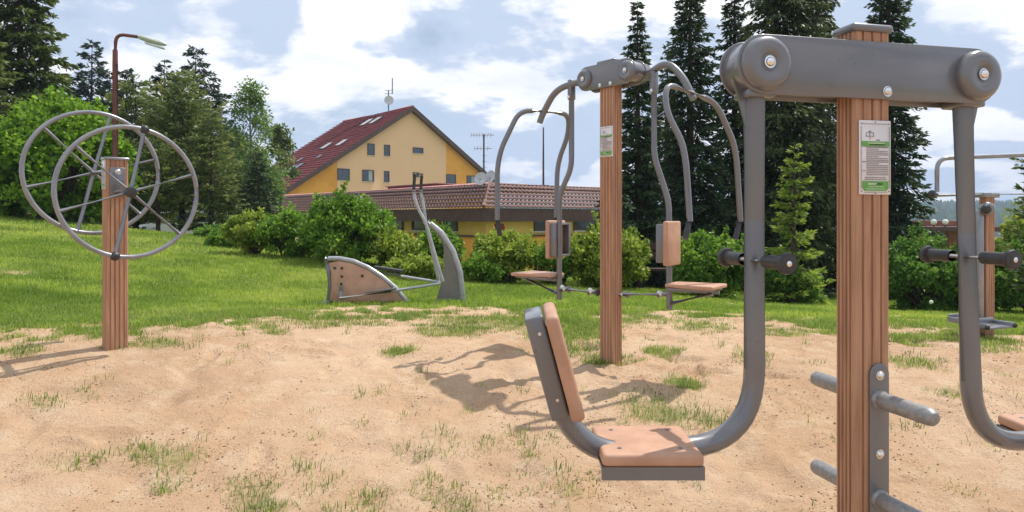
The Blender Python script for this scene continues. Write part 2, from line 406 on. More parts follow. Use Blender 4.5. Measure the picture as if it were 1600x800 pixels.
t.links.new(mixc(t, gfac, s4, gcol), b.inputs['Base Color'])
bn = N(t, 'ShaderNodeBump'); bn.inputs['Strength'].default_value = 1.0; bn.inputs['Distance'].default_value = .026
hh = math_n(t, 'ADD', math_n(t, 'MULTIPLY', noise(t, pos, 20, 8, .75), 1.0), math_n(t, 'MULTIPLY', noise(t, pos, 85, 4, .7), .34))
hh = math_n(t, 'SUBTRACT', hh, math_n(t, 'MULTIPLY', spk, .25))
t.links.new(hh, bn.inputs['Height']); t.links.new(bn.outputs[0], b.inputs['Normal'])
ground = np_mesh('ground', np.stack([gx, gy, gzv], 1), gf, GM, tint=gm2, smooth=True)
tag(ground, kind='structure')
def surf(x, y):
    z = gz_np(x, y); g = grassiness(x, y, z)
    return z + sand_relief(x, y) * sstep(22, 12, np.hypot(x, y)) * (1 - .6 * g), g

# ------------------------------------------------------------------ far hills (valley side) covered with forest
hx, hy_, hf = grid_mesh(np.linspace(-700, 2200, 90), np.linspace(380, 1500, 50))
def hillz(x, y):
    cr = 8 + 14 * fbm(x / 260 + 3, y / 900, 3) + 8 * sstep(200, 1200, x)
    return -14 + (cr + 14) * sstep(420, 900, y) + 6 * sstep(900, 1400, y)
hill = np_mesh('hill', np.stack([hx, hy_, hillz(hx, hy_)], 1), hf, M['hill'], tint=np.full(len(hx), .3), smooth=True)
tag(hill, kind='structure')
rs = np.random.RandomState(11); n = 14000; tx = rs.uniform(-100, 1500, n); ty = 430 + rs.rand(n) ** .8 * 520; keep = (tx / ty > .3) & (tx / ty < .95); tx, ty = tx[keep], ty[keep]; n = len(tx)
th = rs.uniform(5, 11, n); tr = th * rs.uniform(.25, .5, n); k = 6
ang = np.linspace(0, 2 * np.pi, k, endpoint=False)
ring = np.stack([tx[:, None] + tr[:, None] * np.cos(ang), ty[:, None] + tr[:, None] * np.sin(ang), np.repeat((hillz(tx, ty) - .5)[:, None], k, 1)], -1)
apex = np.stack([tx, ty, hillz(tx, ty) + th], -1)[:, None, :]
vv = np.concatenate([ring, apex], 1).reshape(-1, 3); bi = np.arange(n)[:, None, None] * (k + 1)
tri = np.stack([np.arange(k), (np.arange(k) + 1) % k, np.full(k, k)], -1)[None]
far = np_mesh('forest', vv, (bi + tri).reshape(-1, 3), M['hill'], tint=np.repeat(rs.rand(n), k + 1))
tag(far, 'dark conifer forest covering the far hillside beyond the valley', 'forest', kind='stuff')

# ------------------------------------------------------------------ haze
HZ = bpy.data.materials.new('haze_air'); HZ.use_nodes = True; t = HZ.node_tree; t.nodes.remove(t.nodes['Principled BSDF'])
pv = N(t, 'ShaderNodeVolumePrincipled'); pv.inputs['Color'].default_value = (.62, .76, 1, 1); pv.inputs['Density'].default_value = .0005
t.links.new(pv.outputs[0], t.nodes['Material Output'].inputs['Volume'])
USE_HAZE = True
if USE_HAZE:
    hz = MB().box((300, 0, 40), (1, 0, 0), (0, 1, 0), (0, 0, 1), 2400, 1560, 62).build('haze', HZ); tag(hz, kind='stuff', label='thin blue air over the valley', cat='haze')

# ------------------------------------------------------------------ vegetation
def unit(v): return v / np.maximum(1e-9, np.linalg.norm(v, axis=1, keepdims=True))
def leaf_arrays(c, a, s, wid, rs):
    """rhombus leaves: c base points, a direction, s length, wid half width"""
    a = unit(a); b = unit(np.cross(a, rs.normal(size=a.shape)))
    v = np.stack([c, c + a * (s * .45)[:, None] + b * wid[:, None], c + a * s[:, None], c + a * (s * .45)[:, None] - b * wid[:, None]], 1)
    f = np.arange(len(c) * 4).reshape(-1, 4)
    return v.reshape(-1, 3), f
def limb(mb, a, b, r0, r1, sag=0, seg=6, n=5):
    a = Vector(a); b = Vector(b); pts = []
    for i in range(n + 1):
        t = i / n; p = a.lerp(b, t); p.z += sag * 4 * t * (1 - t); pts.append(p)
    mb.tube(pts, [r0 + (r1 - r0) * i / n for i in range(n + 1)], seg)
def bush(name, label, px, base_py, top_py, wpx, d, m, seed, leaf=.05, nl=14000, depth=None, clumps=110, group=None, cat='bush', flat=.9, base_z=None, airy=.22):
    rs = np.random.RandomState(seed); c = P(px, 0, d); x0, y0 = c.x, c.y; zb = gz(x0, y0) if base_z is None else base_z
    ztop = ZC + (HY - top_py) / F * d; H = max(.3, ztop - zb); Rx = wpx / 2 / F * d; Ry = depth or Rx * .85
    t = thing(name, label, cat, (x0, y0, zb), group)
    u = unit(rs.normal(size=(clumps, 3))); u[:, 2] = np.where(rs.rand(clumps) < .45, u[:, 2], np.abs(u[:, 2]))
    rad = rs.uniform(.55, 1.0, clumps) ** .7
    wob = 1 + .28 * (fbm(np.arctan2(u[:, 1], u[:, 0]) * 1.3 + seed, u[:, 2] * 2 + seed, 2) - .5) * 2
    cc = np.stack([x0 + u[:, 0] * Rx * rad * wob * .86, y0 + u[:, 1] * Ry * rad * wob * .86, zb + H * .46 + u[:, 2] * H * .47 * rad * wob], 1)
    cc[:, 2] = np.maximum(cc[:, 2], zb + .06 * H)
    cr = rs.uniform(.6, 1.3, clumps) * airy * min(Rx, H) * .9
    idx = rs.randint(0, clumps, nl); off = unit(rs.normal(size=(nl, 3))) * (rs.rand(nl, 1) ** .45) * np.array([1, 1, .8])
    lc = cc[idx] + off * cr[idx, None]
    lc[:, 2] = np.maximum(lc[:, 2], zb + .02)
    dirv = off * .7 + rs.normal(size=(nl, 3)) * .55 + np.array([0, 0, .15])
    ns = 14; sx = rs.randint(0, clumps, ns); per = max(8, nl // 260)          # stray shoots rising out of the outline
    for i, q in enumerate(sx):
        e = cc[q] + np.array([rs.normal() * .10, rs.normal() * .10, rs.uniform(.10, .26) * H + cr[q] * .6]) ; tt = rs.rand(per); k0 = i * per
        lc[k0:k0 + per] = cc[q] + (e - cc[q]) * tt[:, None] + rs.normal(size=(per, 3)) * .022
    s = leaf * rs.uniform(.6, 1.35, nl) * rs.uniform(.75, 1.3, clumps)[idx]
    v, f = leaf_arrays(lc, dirv, s, s * .34, rs)
    tint = np.clip(.45 + (rs.rand(clumps)[idx] - .5) * .5 + rs.normal(size=nl) * .17, 0, 1)
    np_mesh('foliage', v, f, M[m], t, tint=np.repeat(tint, 4))
    mb = MB()
    for i in range(0, clumps, max(1, clumps // 22)):
        a = (x0 + rs.uniform(-.25, .25) * Rx, y0 + rs.uniform(-.2, .2) * Ry, zb - .05); limb(mb, a, cc[i], .022 * H / 1.2, .006, .04 * H)
    mb.build('stems', M['bark'], t)
    return t
def conifer(name, label, px, top_py, wpx, d, m, seed, base_w=1.0, droop=.35, cat='tree', group=None, H=None, needles=1.0, nlen=.13, power=.85, zoff=None, dens=1.0, trunk_bare=.02, open_=0.0, up=0.0, bwhorl=7):
    rs = np.random.RandomState(seed); c = P(px, 0, d); x0, y0 = c.x, c.y; zb = gz(x0, y0) if zoff is None else zoff
    if H is None: H = ZC + (HY - top_py) / F * d - zb
    Rm = wpx / 2 / F * d
    t = thing(name, label, cat, (x0, y0, zb), group)
    mb = MB(); lean = rs.uniform(-.012, .012, 2) * H
    tp = [Vector((x0 + lean[0] * q * q, y0 + lean[1] * q * q, zb - .1 + (H + .05) * q)) for q in (0, .25, .5, .75, .93, 1)]
    r0 = .016 * H + .02
    mb.tube(tp, [r0 * 1.15, r0 * .8, r0 * .55, r0 * .3, r0 * .1, .004], 8)
    step = .22 / dens; z = trunk_bare * H; C = []; A = []; S = []; TI = []
    while z < H * .99:
        q = z / H; prof = (1 - q) ** power * base_w + .015
        nb = bwhorl if q < .85 else 5; ph = rs.rand() * 6.28; lvl = .80 + .45 * float(fbm(np.array([z * 1.1 + seed * 3.7]), np.array([seed * 1.3]), 2)[0])
        for i in range(nb):
            if rs.rand() < open_: continue
            L = Rm * prof * lvl * rs.uniform(.6, 1.18); az = ph + 6.283 * i / nb + rs.uniform(-.35, .35); L = max(L, .08)
            dr = droop * rs.uniform(.7, 1.3) * (1 - .65 * q); zz = z + rs.uniform(-.5, .5) * step
            da = np.array([math.cos(az), math.sin(az), 0]); pa = np.array([-math.sin(az), math.cos(az), 0])
            n = int((22 + 95 * L) * needles * (L / (L + .15)) + 6)
            s = rs.rand(n) ** .65; hz_ = (-dr * (1.5 * s - .55 * s ** 3) + up * s * s) * L
            spread = (.36 * (1 - s) + .07) * L
            lat = rs.uniform(-1, 1, n); hang = np.abs(rs.normal(size=n)) * (.06 + .10 * droop) * min(L, 1.2)
            base = np.array([x0 + lean[0] * q * q, y0 + lean[1] * q * q, zb + zz])
            pts = base + da * (s * L)[:, None] + pa * (lat * spread)[:, None]; pts[:, 2] += hz_ - hang * rs.rand(n) - .12 * np.abs(lat) * spread
            dv = da * .75 + pa * (lat * .9)[:, None] + rs.normal(size=(n, 3)) * .30 + np.array([0, 0, -.35 * droop * 2 + up * .6])
            C.append(pts); A.append(dv); sz = nlen * rs.uniform(.6, 1.4, n) * (1 - .35 * q); S.append(sz)
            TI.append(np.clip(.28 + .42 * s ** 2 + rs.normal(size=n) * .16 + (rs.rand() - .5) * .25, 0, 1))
            if rs.rand() < .7:
                e = base + da * L * .85; e[2] += -dr * .85 * L; limb(mb, base, e, .012 + .008 * L, .003, .05 * L, 4, 3)
        z += step * rs.uniform(.8, 1.2) * (1 - .35 * q)
    C = np.concatenate(C); A = np.concatenate(A); S = np.concatenate(S); TI = np.concatenate(TI)
    C[:, 2] = np.maximum(C[:, 2], zb + .02)
    v, f = leaf_arrays(C, A, S, S * .17, rs)
    np_mesh('crown', v, f, M[m], t, tint=np.repeat(TI, 4))
    mb.build('trunk', M['bark'], t)
    return t
def broadleaf(name, label, px, top_py, wpx, d, m, seed, bark='bark', nl=9000, clumps=70, leaf=.07, cat='tree', crad=.16, low=.3, hang=0, power=.6):
    rs = np.random.RandomState(seed); c = P(px, 0, d); x0, y0 = c.x, c.y; zb = gz(x0, y0); H = ZC + (HY - top_py) / F * d - zb; Rm = wpx / 2 / F * d
    t = thing(name, label, cat, (x0, y0, zb)); mb = MB()
    tp = [Vector((x0 + .05 * math.sin(q * 5) * q, y0, zb - .1 + H * q * .93)) for q in np.linspace(0, 1, 8)]
    r0 = .013 * H + .02; mb.tube(tp, [r0 * (1 - .93 * q) for q in np.linspace(0, 1, 8)], 8)
    q = rs.uniform(low, 1.0, clumps); az = rs.rand(clumps) * 6.283
    prof = np.sin(np.clip((q - low) / (1.04 - low), 0, 1) ** power * np.pi) ** .7
    rr = Rm * prof * rs.uniform(.35, 1.0, clumps)
    cc = np.stack([x0 + rr * np.cos(az), y0 + rr * np.sin(az), zb + H * q * .97], 1)
    for i in range(clumps):
        a = Vector((x0, y0, max(zb + .2, cc[i, 2] - rr[i] * 1.1 - .03 * H))); limb(mb, a, cc[i], max(.006, .010 * rr[i] + .008), .003, .05 * rr[i], 5, 4)
    idx = rs.randint(0, clumps, nl); off = unit(rs.normal(size=(nl, 3))) * (rs.rand(nl, 1) ** .5)
    cr = crad * Rm * rs.uniform(.6, 1.5, clumps)
    lc = cc[idx] + off * cr[idx, None] * np.array([1.1, 1.1, .85 + hang]); lc[:, 2] -= hang * cr[idx] * .6
    s = leaf * rs.uniform(.6, 1.3, nl); v, f = leaf_arrays(lc, off + rs.normal(size=(nl, 3)) * .6 + np.array([0, 0, -.3]), s, s * .33, rs)
    tint = np.clip(.45 + (rs.rand(clumps)[idx] - .5) * .4 + rs.normal(size=nl) * .2, 0, 1)
    np_mesh('crown', v, f, M[m], t, tint=np.repeat(tint, 4)); mb.build('trunk', M[bark], t)
    return t

GS = 'dark spruces standing in a row behind the shrubs'
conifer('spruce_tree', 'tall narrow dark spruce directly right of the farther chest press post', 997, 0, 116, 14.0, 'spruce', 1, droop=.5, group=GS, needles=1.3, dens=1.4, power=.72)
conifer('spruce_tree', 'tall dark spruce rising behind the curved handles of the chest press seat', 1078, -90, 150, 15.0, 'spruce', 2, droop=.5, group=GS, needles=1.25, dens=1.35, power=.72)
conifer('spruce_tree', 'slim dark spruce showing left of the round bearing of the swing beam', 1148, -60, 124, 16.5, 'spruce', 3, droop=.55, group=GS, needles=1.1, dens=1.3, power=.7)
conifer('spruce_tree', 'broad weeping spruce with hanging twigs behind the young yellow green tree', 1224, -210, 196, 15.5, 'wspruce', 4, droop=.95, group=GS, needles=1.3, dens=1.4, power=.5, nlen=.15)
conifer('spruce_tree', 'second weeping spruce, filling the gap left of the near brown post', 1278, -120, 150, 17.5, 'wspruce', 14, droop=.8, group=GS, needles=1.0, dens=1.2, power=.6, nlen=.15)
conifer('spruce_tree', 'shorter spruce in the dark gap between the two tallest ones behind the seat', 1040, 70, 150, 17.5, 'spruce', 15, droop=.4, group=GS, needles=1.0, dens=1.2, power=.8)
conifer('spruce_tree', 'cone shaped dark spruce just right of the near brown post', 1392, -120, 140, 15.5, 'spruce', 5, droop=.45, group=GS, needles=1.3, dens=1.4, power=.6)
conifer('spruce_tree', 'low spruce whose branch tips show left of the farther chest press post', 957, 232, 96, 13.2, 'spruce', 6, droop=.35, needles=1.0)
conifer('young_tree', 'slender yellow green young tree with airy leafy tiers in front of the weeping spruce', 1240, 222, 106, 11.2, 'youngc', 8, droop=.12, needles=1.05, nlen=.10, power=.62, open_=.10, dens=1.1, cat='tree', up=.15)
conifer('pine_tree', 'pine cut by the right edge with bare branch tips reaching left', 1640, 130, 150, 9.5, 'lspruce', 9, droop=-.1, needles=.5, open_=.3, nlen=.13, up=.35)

LG = 'conifers on the slope behind the lawn'
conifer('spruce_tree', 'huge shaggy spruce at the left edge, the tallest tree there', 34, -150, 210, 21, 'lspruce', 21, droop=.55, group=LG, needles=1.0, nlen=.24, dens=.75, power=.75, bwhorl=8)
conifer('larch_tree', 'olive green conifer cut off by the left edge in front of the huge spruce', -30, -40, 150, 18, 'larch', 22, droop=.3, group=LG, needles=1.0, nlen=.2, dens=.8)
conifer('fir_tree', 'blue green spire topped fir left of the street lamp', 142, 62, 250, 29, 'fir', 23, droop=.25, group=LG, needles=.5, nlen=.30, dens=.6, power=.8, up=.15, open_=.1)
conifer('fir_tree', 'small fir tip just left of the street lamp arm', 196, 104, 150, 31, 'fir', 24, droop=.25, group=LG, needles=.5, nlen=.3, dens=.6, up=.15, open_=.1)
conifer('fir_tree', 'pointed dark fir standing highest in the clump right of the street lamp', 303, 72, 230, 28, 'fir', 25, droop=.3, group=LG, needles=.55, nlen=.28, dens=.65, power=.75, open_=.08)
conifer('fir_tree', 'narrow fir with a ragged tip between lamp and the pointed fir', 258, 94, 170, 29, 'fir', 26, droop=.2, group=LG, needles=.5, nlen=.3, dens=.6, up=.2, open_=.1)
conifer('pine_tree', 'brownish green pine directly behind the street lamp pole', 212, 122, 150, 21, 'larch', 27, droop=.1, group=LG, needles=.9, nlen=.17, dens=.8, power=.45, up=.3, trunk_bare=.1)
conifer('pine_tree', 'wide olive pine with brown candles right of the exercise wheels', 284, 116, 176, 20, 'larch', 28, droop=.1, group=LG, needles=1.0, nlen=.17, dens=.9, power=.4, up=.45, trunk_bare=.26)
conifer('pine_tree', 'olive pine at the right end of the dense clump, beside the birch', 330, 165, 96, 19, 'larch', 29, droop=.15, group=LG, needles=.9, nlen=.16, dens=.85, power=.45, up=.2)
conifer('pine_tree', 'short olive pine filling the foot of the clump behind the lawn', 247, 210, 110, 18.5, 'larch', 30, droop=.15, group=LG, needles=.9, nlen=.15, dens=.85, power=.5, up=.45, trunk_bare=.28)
broadleaf('birch_tree', 'airy pale green birch left of the red roof', 392, 124, 100, 27, 'birch', 31, 'barkb', nl=9500, clumps=130, leaf=.11, crad=.21, low=.22, hang=.5)
broadleaf('pine_tree', 'small open crowned dark pine between birch and red roof', 438, 192, 56, 30, 'larch', 32, nl=2400, clumps=24, leaf=.14, crad=.30, low=.58)
broadleaf('broadleaf_tree', 'mid green rounded tree low behind birch and small dark spruce', 398, 236, 70, 34, 'birch', 35, nl=9000, clumps=80, leaf=.16, crad=.26, low=.1)
broadleaf('broadleaf_tree', 'green tree filling the space between olive pines and birch', 360, 196, 80, 33, 'lspruce', 36, nl=9000, clumps=80, leaf=.15, crad=.26, low=.1)
conifer('spruce_tree', 'small dense dark spruce below the birch at the corner of the hotel', 404, 240, 84, 19, 'spruce', 33, droop=.3, needles=1.1, nlen=.13, dens=1.2, power=.6)
conifer('pine_tree', 'low olive conifer between the dense clump and the small dark spruce', 362, 250, 80, 21, 'larch', 34, droop=.2, needles=.8, nlen=.15, dens=.9, power=.5)

bush('lilac_bush', 'large bright green leafy shrub behind the two wheels', 95, 335, 152, 230, 17, 'bright', 41, leaf=.12, nl=30000, clumps=190, cat='shrub', airy=.2)
bush('lilac_bush', 'bright green shrub cut by the left edge below the spruce', -5, 335, 205, 110, 16.5, 'bright', 42, leaf=.11, nl=9000, clumps=70, cat='shrub')
BG = 'shrubs along the back of the lawn'
bush('shrub', 'yellowish leggy shrub at the left end of the row, below the small dark spruce', 396, 404, 332, 92, 13.2, 'yell', 43, leaf=.06, nl=9000, group=BG, cat='shrub', clumps=80)
bush('shrub', 'mid green shrub left of the biggest round shrub', 456, 408, 328, 112, 12.9, 'bush', 44, leaf=.06, nl=11000, group=BG, cat='shrub')
bush('shrub', 'biggest round deep green shrub behind the elliptical trainer', 545, 415, 308, 162, 12.3, 'bush', 45, leaf=.062, nl=26000, clumps=190, group=BG, cat='shrub', airy=.2)
bush('shrub', 'low pale shrub right of the round shrub, behind the trainer footboards', 625, 425, 360, 106, 12.0, 'yell', 46, leaf=.055, nl=9500, group=BG, cat='shrub')
bush('shrub', 'reddish tipped loose shrub behind the upright fin of the trainer', 684, 432, 352, 96, 12.2, 'bush', 47, leaf=.055, nl=9000, group=BG, cat='shrub')
bush('shrub', 'yellow green shrub below the brown tiled roof corner', 790, 440, 358, 116, 12.0, 'yell', 48, leaf=.055, nl=13000, group=BG, cat='shrub')
bush('shrub', 'small leafy shrub behind the empty seat left of the chest press post', 868, 448, 376, 90, 12.1, 'bush', 49, leaf=.05, nl=8000, group=BG, cat='shrub')
bush('shrub', 'loose yellow green shrub on both sides of the chest press post', 950, 452, 356, 140, 12.0, 'yell', 50, leaf=.06, nl=14000, clumps=120, group=BG, cat='shrub')
bush('shrub', 'light green rounded shrub behind the right chest press seat', 1108, 462, 362, 130, 11.6, 'bush', 51, leaf=.06, nl=16000, clumps=120, group=BG, cat='shrub')
bush('shrub', 'dark low shrub at the foot of the young yellow green tree', 1232, 472, 415, 110, 11.4, 'hedge', 52, leaf=.05, nl=9000, group=BG, cat='shrub')
HG = 'hedge shrubs on the right behind the swing'
bush('hedge_shrub', 'left hedge shrub, between near post and right swing tube', 1440, 486, 372, 130, 11.2, 'hedge', 53, leaf=.062, nl=19000, clumps=140, group=HG, cat='shrub')
bush('hedge_shrub', 'hedge shrub right behind the right swing tube', 1528, 486, 374, 120, 11.2, 'hedge', 54, leaf=.062, nl=17000, clumps=130, group=HG, cat='shrub')
bush('hedge_shrub', 'hedge shrub at the right edge of the lawn', 1610, 486, 368, 120, 11.1, 'hedge', 55, leaf=.062, nl=16000, clumps=120, group=HG, cat='shrub')
bush('garden_shrub', 'bright yellow green shrub at the right edge above the hedge', 1598, 430, 318, 76, 13.2, 'yell', 56, leaf=.055, nl=7000, cat='shrub')
bush('shrub', 'low weedy growth left of the shrub row at the lawn edge', 350, 396, 374, 70, 14.6, 'bush', 57, leaf=.05, nl=4000, cat='shrub')
bush('shrub', 'low dark undergrowth at the foot of the olive pines', 334, 380, 366, 70, 17.2, 'hedge', 58, leaf=.06, nl=4500, cat='shrub')
bush('shrub', 'low pale weeds between the round shrub and the trainer fin', 655, 432, 400, 130, 11.4, 'yell', 59, leaf=.05, nl=7000, cat='shrub')
bush('shrub', 'low grassy weeds right of the trainer fin', 750, 440, 402, 70, 11.6, 'bush', 60, leaf=.05, nl=5000, cat='shrub')

# ------------------------------------------------------------------ grass
def blade_faces(n):
    return (np.arange(n)[:, None, None] * 5 + np.array([[0, 1, 2], [0, 2, 4], [4, 2, 3]])[None]).reshape(-1, 3)
def blades(n, xr, yr, seed, hmin, hmax, wscale, thresh, lawn=True):
    rs = np.random.RandomState(seed); x = rs.uniform(*xr, n); y = rs.uniform(*yr, n)
    vis = np.abs(x) < y * .80 + .5; x, y = x[vis], y[vis]
    z, g = surf(x, y); keep = rs.rand(len(x)) < (sstep(thresh, 1, g) if lawn else np.where(g < .93, sstep(.05, .75, g), 0)); x, y, z, g = x[keep], y[keep], z[keep], g[keep]
    n = len(x); h = rs.uniform(hmin, hmax, n) * (.45 + .75 * g) * (.6 + .8 * fbm(x * 2, y * 2, 3)); az = rs.rand(n) * 6.283; lean = rs.uniform(.1, .9, n)
    wd = rs.uniform(.7, 1.3, n) * wscale
    c = np.stack([x, y, z - .004], 1); side = np.stack([np.cos(az), np.sin(az), 0 * az], 1); le = np.stack([np.cos(az + 1.3), np.sin(az + 1.3), 0 * az], 1)
    mid = c + le * (h * lean * .3)[:, None] + np.array([0, 0, 1]) * (h * .6)[:, None]
    tip = c + le * (h * lean)[:, None] + np.array([0, 0, 1]) * (h * (1 - .25 * lean))[:, None]
    v = np.stack([c - side * wd[:, None], c + side * wd[:, None], mid + side * wd[:, None] * .7, tip, mid - side * wd[:, None] * .7], 1).reshape(-1, 3)
    f = blade_faces(n)
    big = fbm(x * .9 + 5, y * .9, 3); dry = sstep(.48, .68, fbm(x * 1.6 + 90, y * 1.6 + 44, 4)); t = np.clip(-.12 + 1.0 * big + .38 * dry + rs.normal(size=n) * .22, 0, 1)
    return v, f, np.repeat(t, 5)
def join(parts):
    V, Fs, T, o = [], [], [], 0
    for v, f, t in parts: V.append(v); Fs.append(f + o); T.append(t); o += len(v)
    return np.concatenate(V), np.concatenate(Fs), np.concatenate(T)
v, f, t_ = join([blades(190000, (-6, 7), (4.6, 7.6), 71, .025, .060, .0022, .15), blades(210000, (-9, 9.5), (7.4, 12.4), 72, .025, .060, .0036, .1), blades(110000, (-16, 10), (12, 20), 73, .03, .065, .006, .1)])
tag(np_mesh('lawn_grass', v, f, M['grass'], tint=t_), 'mown green lawn grass around the sandy ground', 'grass', kind='stuff')
# tufts on the sand: clustered blades
rs = np.random.RandomState(74)
def tufts():
    n = 15000; x = rs.uniform(-4.5, 5.5, n); y = rs.uniform(2.4, 7.4, n); z, g = surf(x, y)
    k = (rs.rand(n) < sstep(.10, .6, g) * .95 + .018) & (np.abs(x) < y * .8 + .3); x, y, g = x[k], y[k], g[k]
    m = rs.randint(4, 26, len(x)); bx = np.repeat(x, m) + rs.normal(size=m.sum()) * .030; by = np.repeat(y, m) + rs.normal(size=m.sum()) * .030
    bz, _ = surf(bx, by); n = len(bx); az = np.arctan2(by - np.repeat(y, m), bx - np.repeat(x, m)) + rs.normal(size=n) * .7
    h = rs.uniform(.018, .06, n) * np.repeat(rs.uniform(.5, 1.35, len(x)), m); lean = rs.uniform(.15, .95, n); wd = rs.uniform(.0012, .0026, n)
    c = np.stack([bx, by, bz - .003], 1); le = np.stack([np.cos(az), np.sin(az), 0 * az], 1); side = np.stack([-np.sin(az), np.cos(az), 0 * az], 1)
    mid = c + le * (h * lean * .35)[:, None] + np.array([0, 0, 1]) * (h * .6)[:, None]; tip = c + le * (h * lean)[:, None] + np.array([0, 0, 1]) * (h * (1 - .4 * lean))[:, None]
    v = np.stack([c - side * wd[:, None], c + side * wd[:, None], mid + side * wd[:, None] * .8, tip, mid - side * wd[:, None] * .8], 1).reshape(-1, 3)
    t = np.clip(np.repeat(rs.uniform(.1, .8, len(x)), m) + rs.normal(size=n) * .18, 0, 1)
    return v, blade_faces(n), np.repeat(t, 5)
v, f, t_ = join([tufts(), blades(120000, (-4.5, 5.5), (2.6, 7.5), 75, .015, .045, .0014, .1, lawn=False)])
tag(np_mesh('grass_tufts', v, f, M['tuft'], tint=t_), 'sparse grass tufts growing through the pale sand', 'grass', kind='stuff')
# crumbs of earth on the sand
n = 60000; x = rs.uniform(-4, 5, n); y = 2.3 + rs.rand(n) ** 1.4 * 4.2; z, g = surf(x, y); k = (g < .4) & (rs.rand(n) < sstep(.48, .66, fbm(x * 2.2, y * 2.2 + 5, 4)) + .03) & (np.abs(x) < y * .8); x, y, z = x[k], y[k], z[k]; n = len(x)
octv = np.array([[1, 0, 0], [-1, 0, 0], [0, 1, 0], [0, -1, 0], [0, 0, .7], [0, 0, -.7]], float); octf = np.array([[0, 2, 4], [2, 1, 4], [1, 3, 4], [3, 0, 4], [2, 0, 5], [1, 2, 5], [3, 1, 5], [0, 3, 5]])
sz = .0018 + .0065 * rs.rand(n) ** 4; vv = octv[None] * sz[:, None, None] * rs.uniform(.6, 1.3, (n, 6, 1)); a = rs.rand(n) * 6.28
vr = np.stack([vv[..., 0] * np.cos(a)[:, None] - vv[..., 1] * np.sin(a)[:, None], vv[..., 0] * np.sin(a)[:, None] + vv[..., 1] * np.cos(a)[:, None], vv[..., 2]], -1) + np.stack([x, y, z], 1)[:, None]
tag(np_mesh('earth_crumbs', vr.reshape(-1, 3), (np.arange(n)[:, None, None] * 6 + octf[None]).reshape(-1, 3), M['clod']), 'small dark crumbs of earth and gravel scattered over the sand', 'gravel', kind='stuff')

# ------------------------------------------------------------------ exercise equipment helpers
UP = Vector((0, 0, 1))
def post_profile(w_, d_, U, V, O, z0, z1, gf=4, gs=3, gw=.0045, gd=.006):
    """grooved plank profile as a closed outline"""
    pts = []; r = .008
    def side(a, b, n, inward, ngroove):
        L = (b - a).length; dr = (b - a).normalized(); out = [a + dr * r]
        for i in range(ngroove):
            c = L * (i + 1) / (ngroove + 1)
            out += [a + dr * (c - gw), a + dr * (c - gw * .6) + inward * gd, a + dr * (c + gw * .6) + inward * gd, a + dr * (c + gw)]
        out.append(b - dr * r); return out
    c = [O - U * w_ / 2 - V * d_ / 2, O + U * w_ / 2 - V * d_ / 2, O + U * w_ / 2 + V * d_ / 2, O - U * w_ / 2 + V * d_ / 2]
    inn = [V, -U, -V, U]; ng = [gf, gs, gf, gs]
    for i in range(4): pts += side(c[i], c[(i + 1) % 4], None, inn[i], ng[i])
    return [Vector((p.x, p.y, z0)) for p in pts], z1 - z0
def make_post(root, U, V, O, z0, z1, w_=.14, d_=.09, gf=3, gs=4, m='wood', name='post'):
    poly, h = post_profile(w_, d_, U, V, O, z0, z1, gf, gs)
    return MB().prism(poly, UP * h).build(name, M[m], root)
def bolt(root, p, n, r=.013, name='bolt'):
    mb = MB(); n = Vector(n).normalized()
    mb.lathe(p, n, [(0, r * 1.25), (.003, r * 1.25), (.003, r), (r * .45, r * .95), (r * .8, r * .7), (r * 1.0, r * .35), (r * 1.05, 0)], 16)
    return mb.build(name, M['chrome'], root)
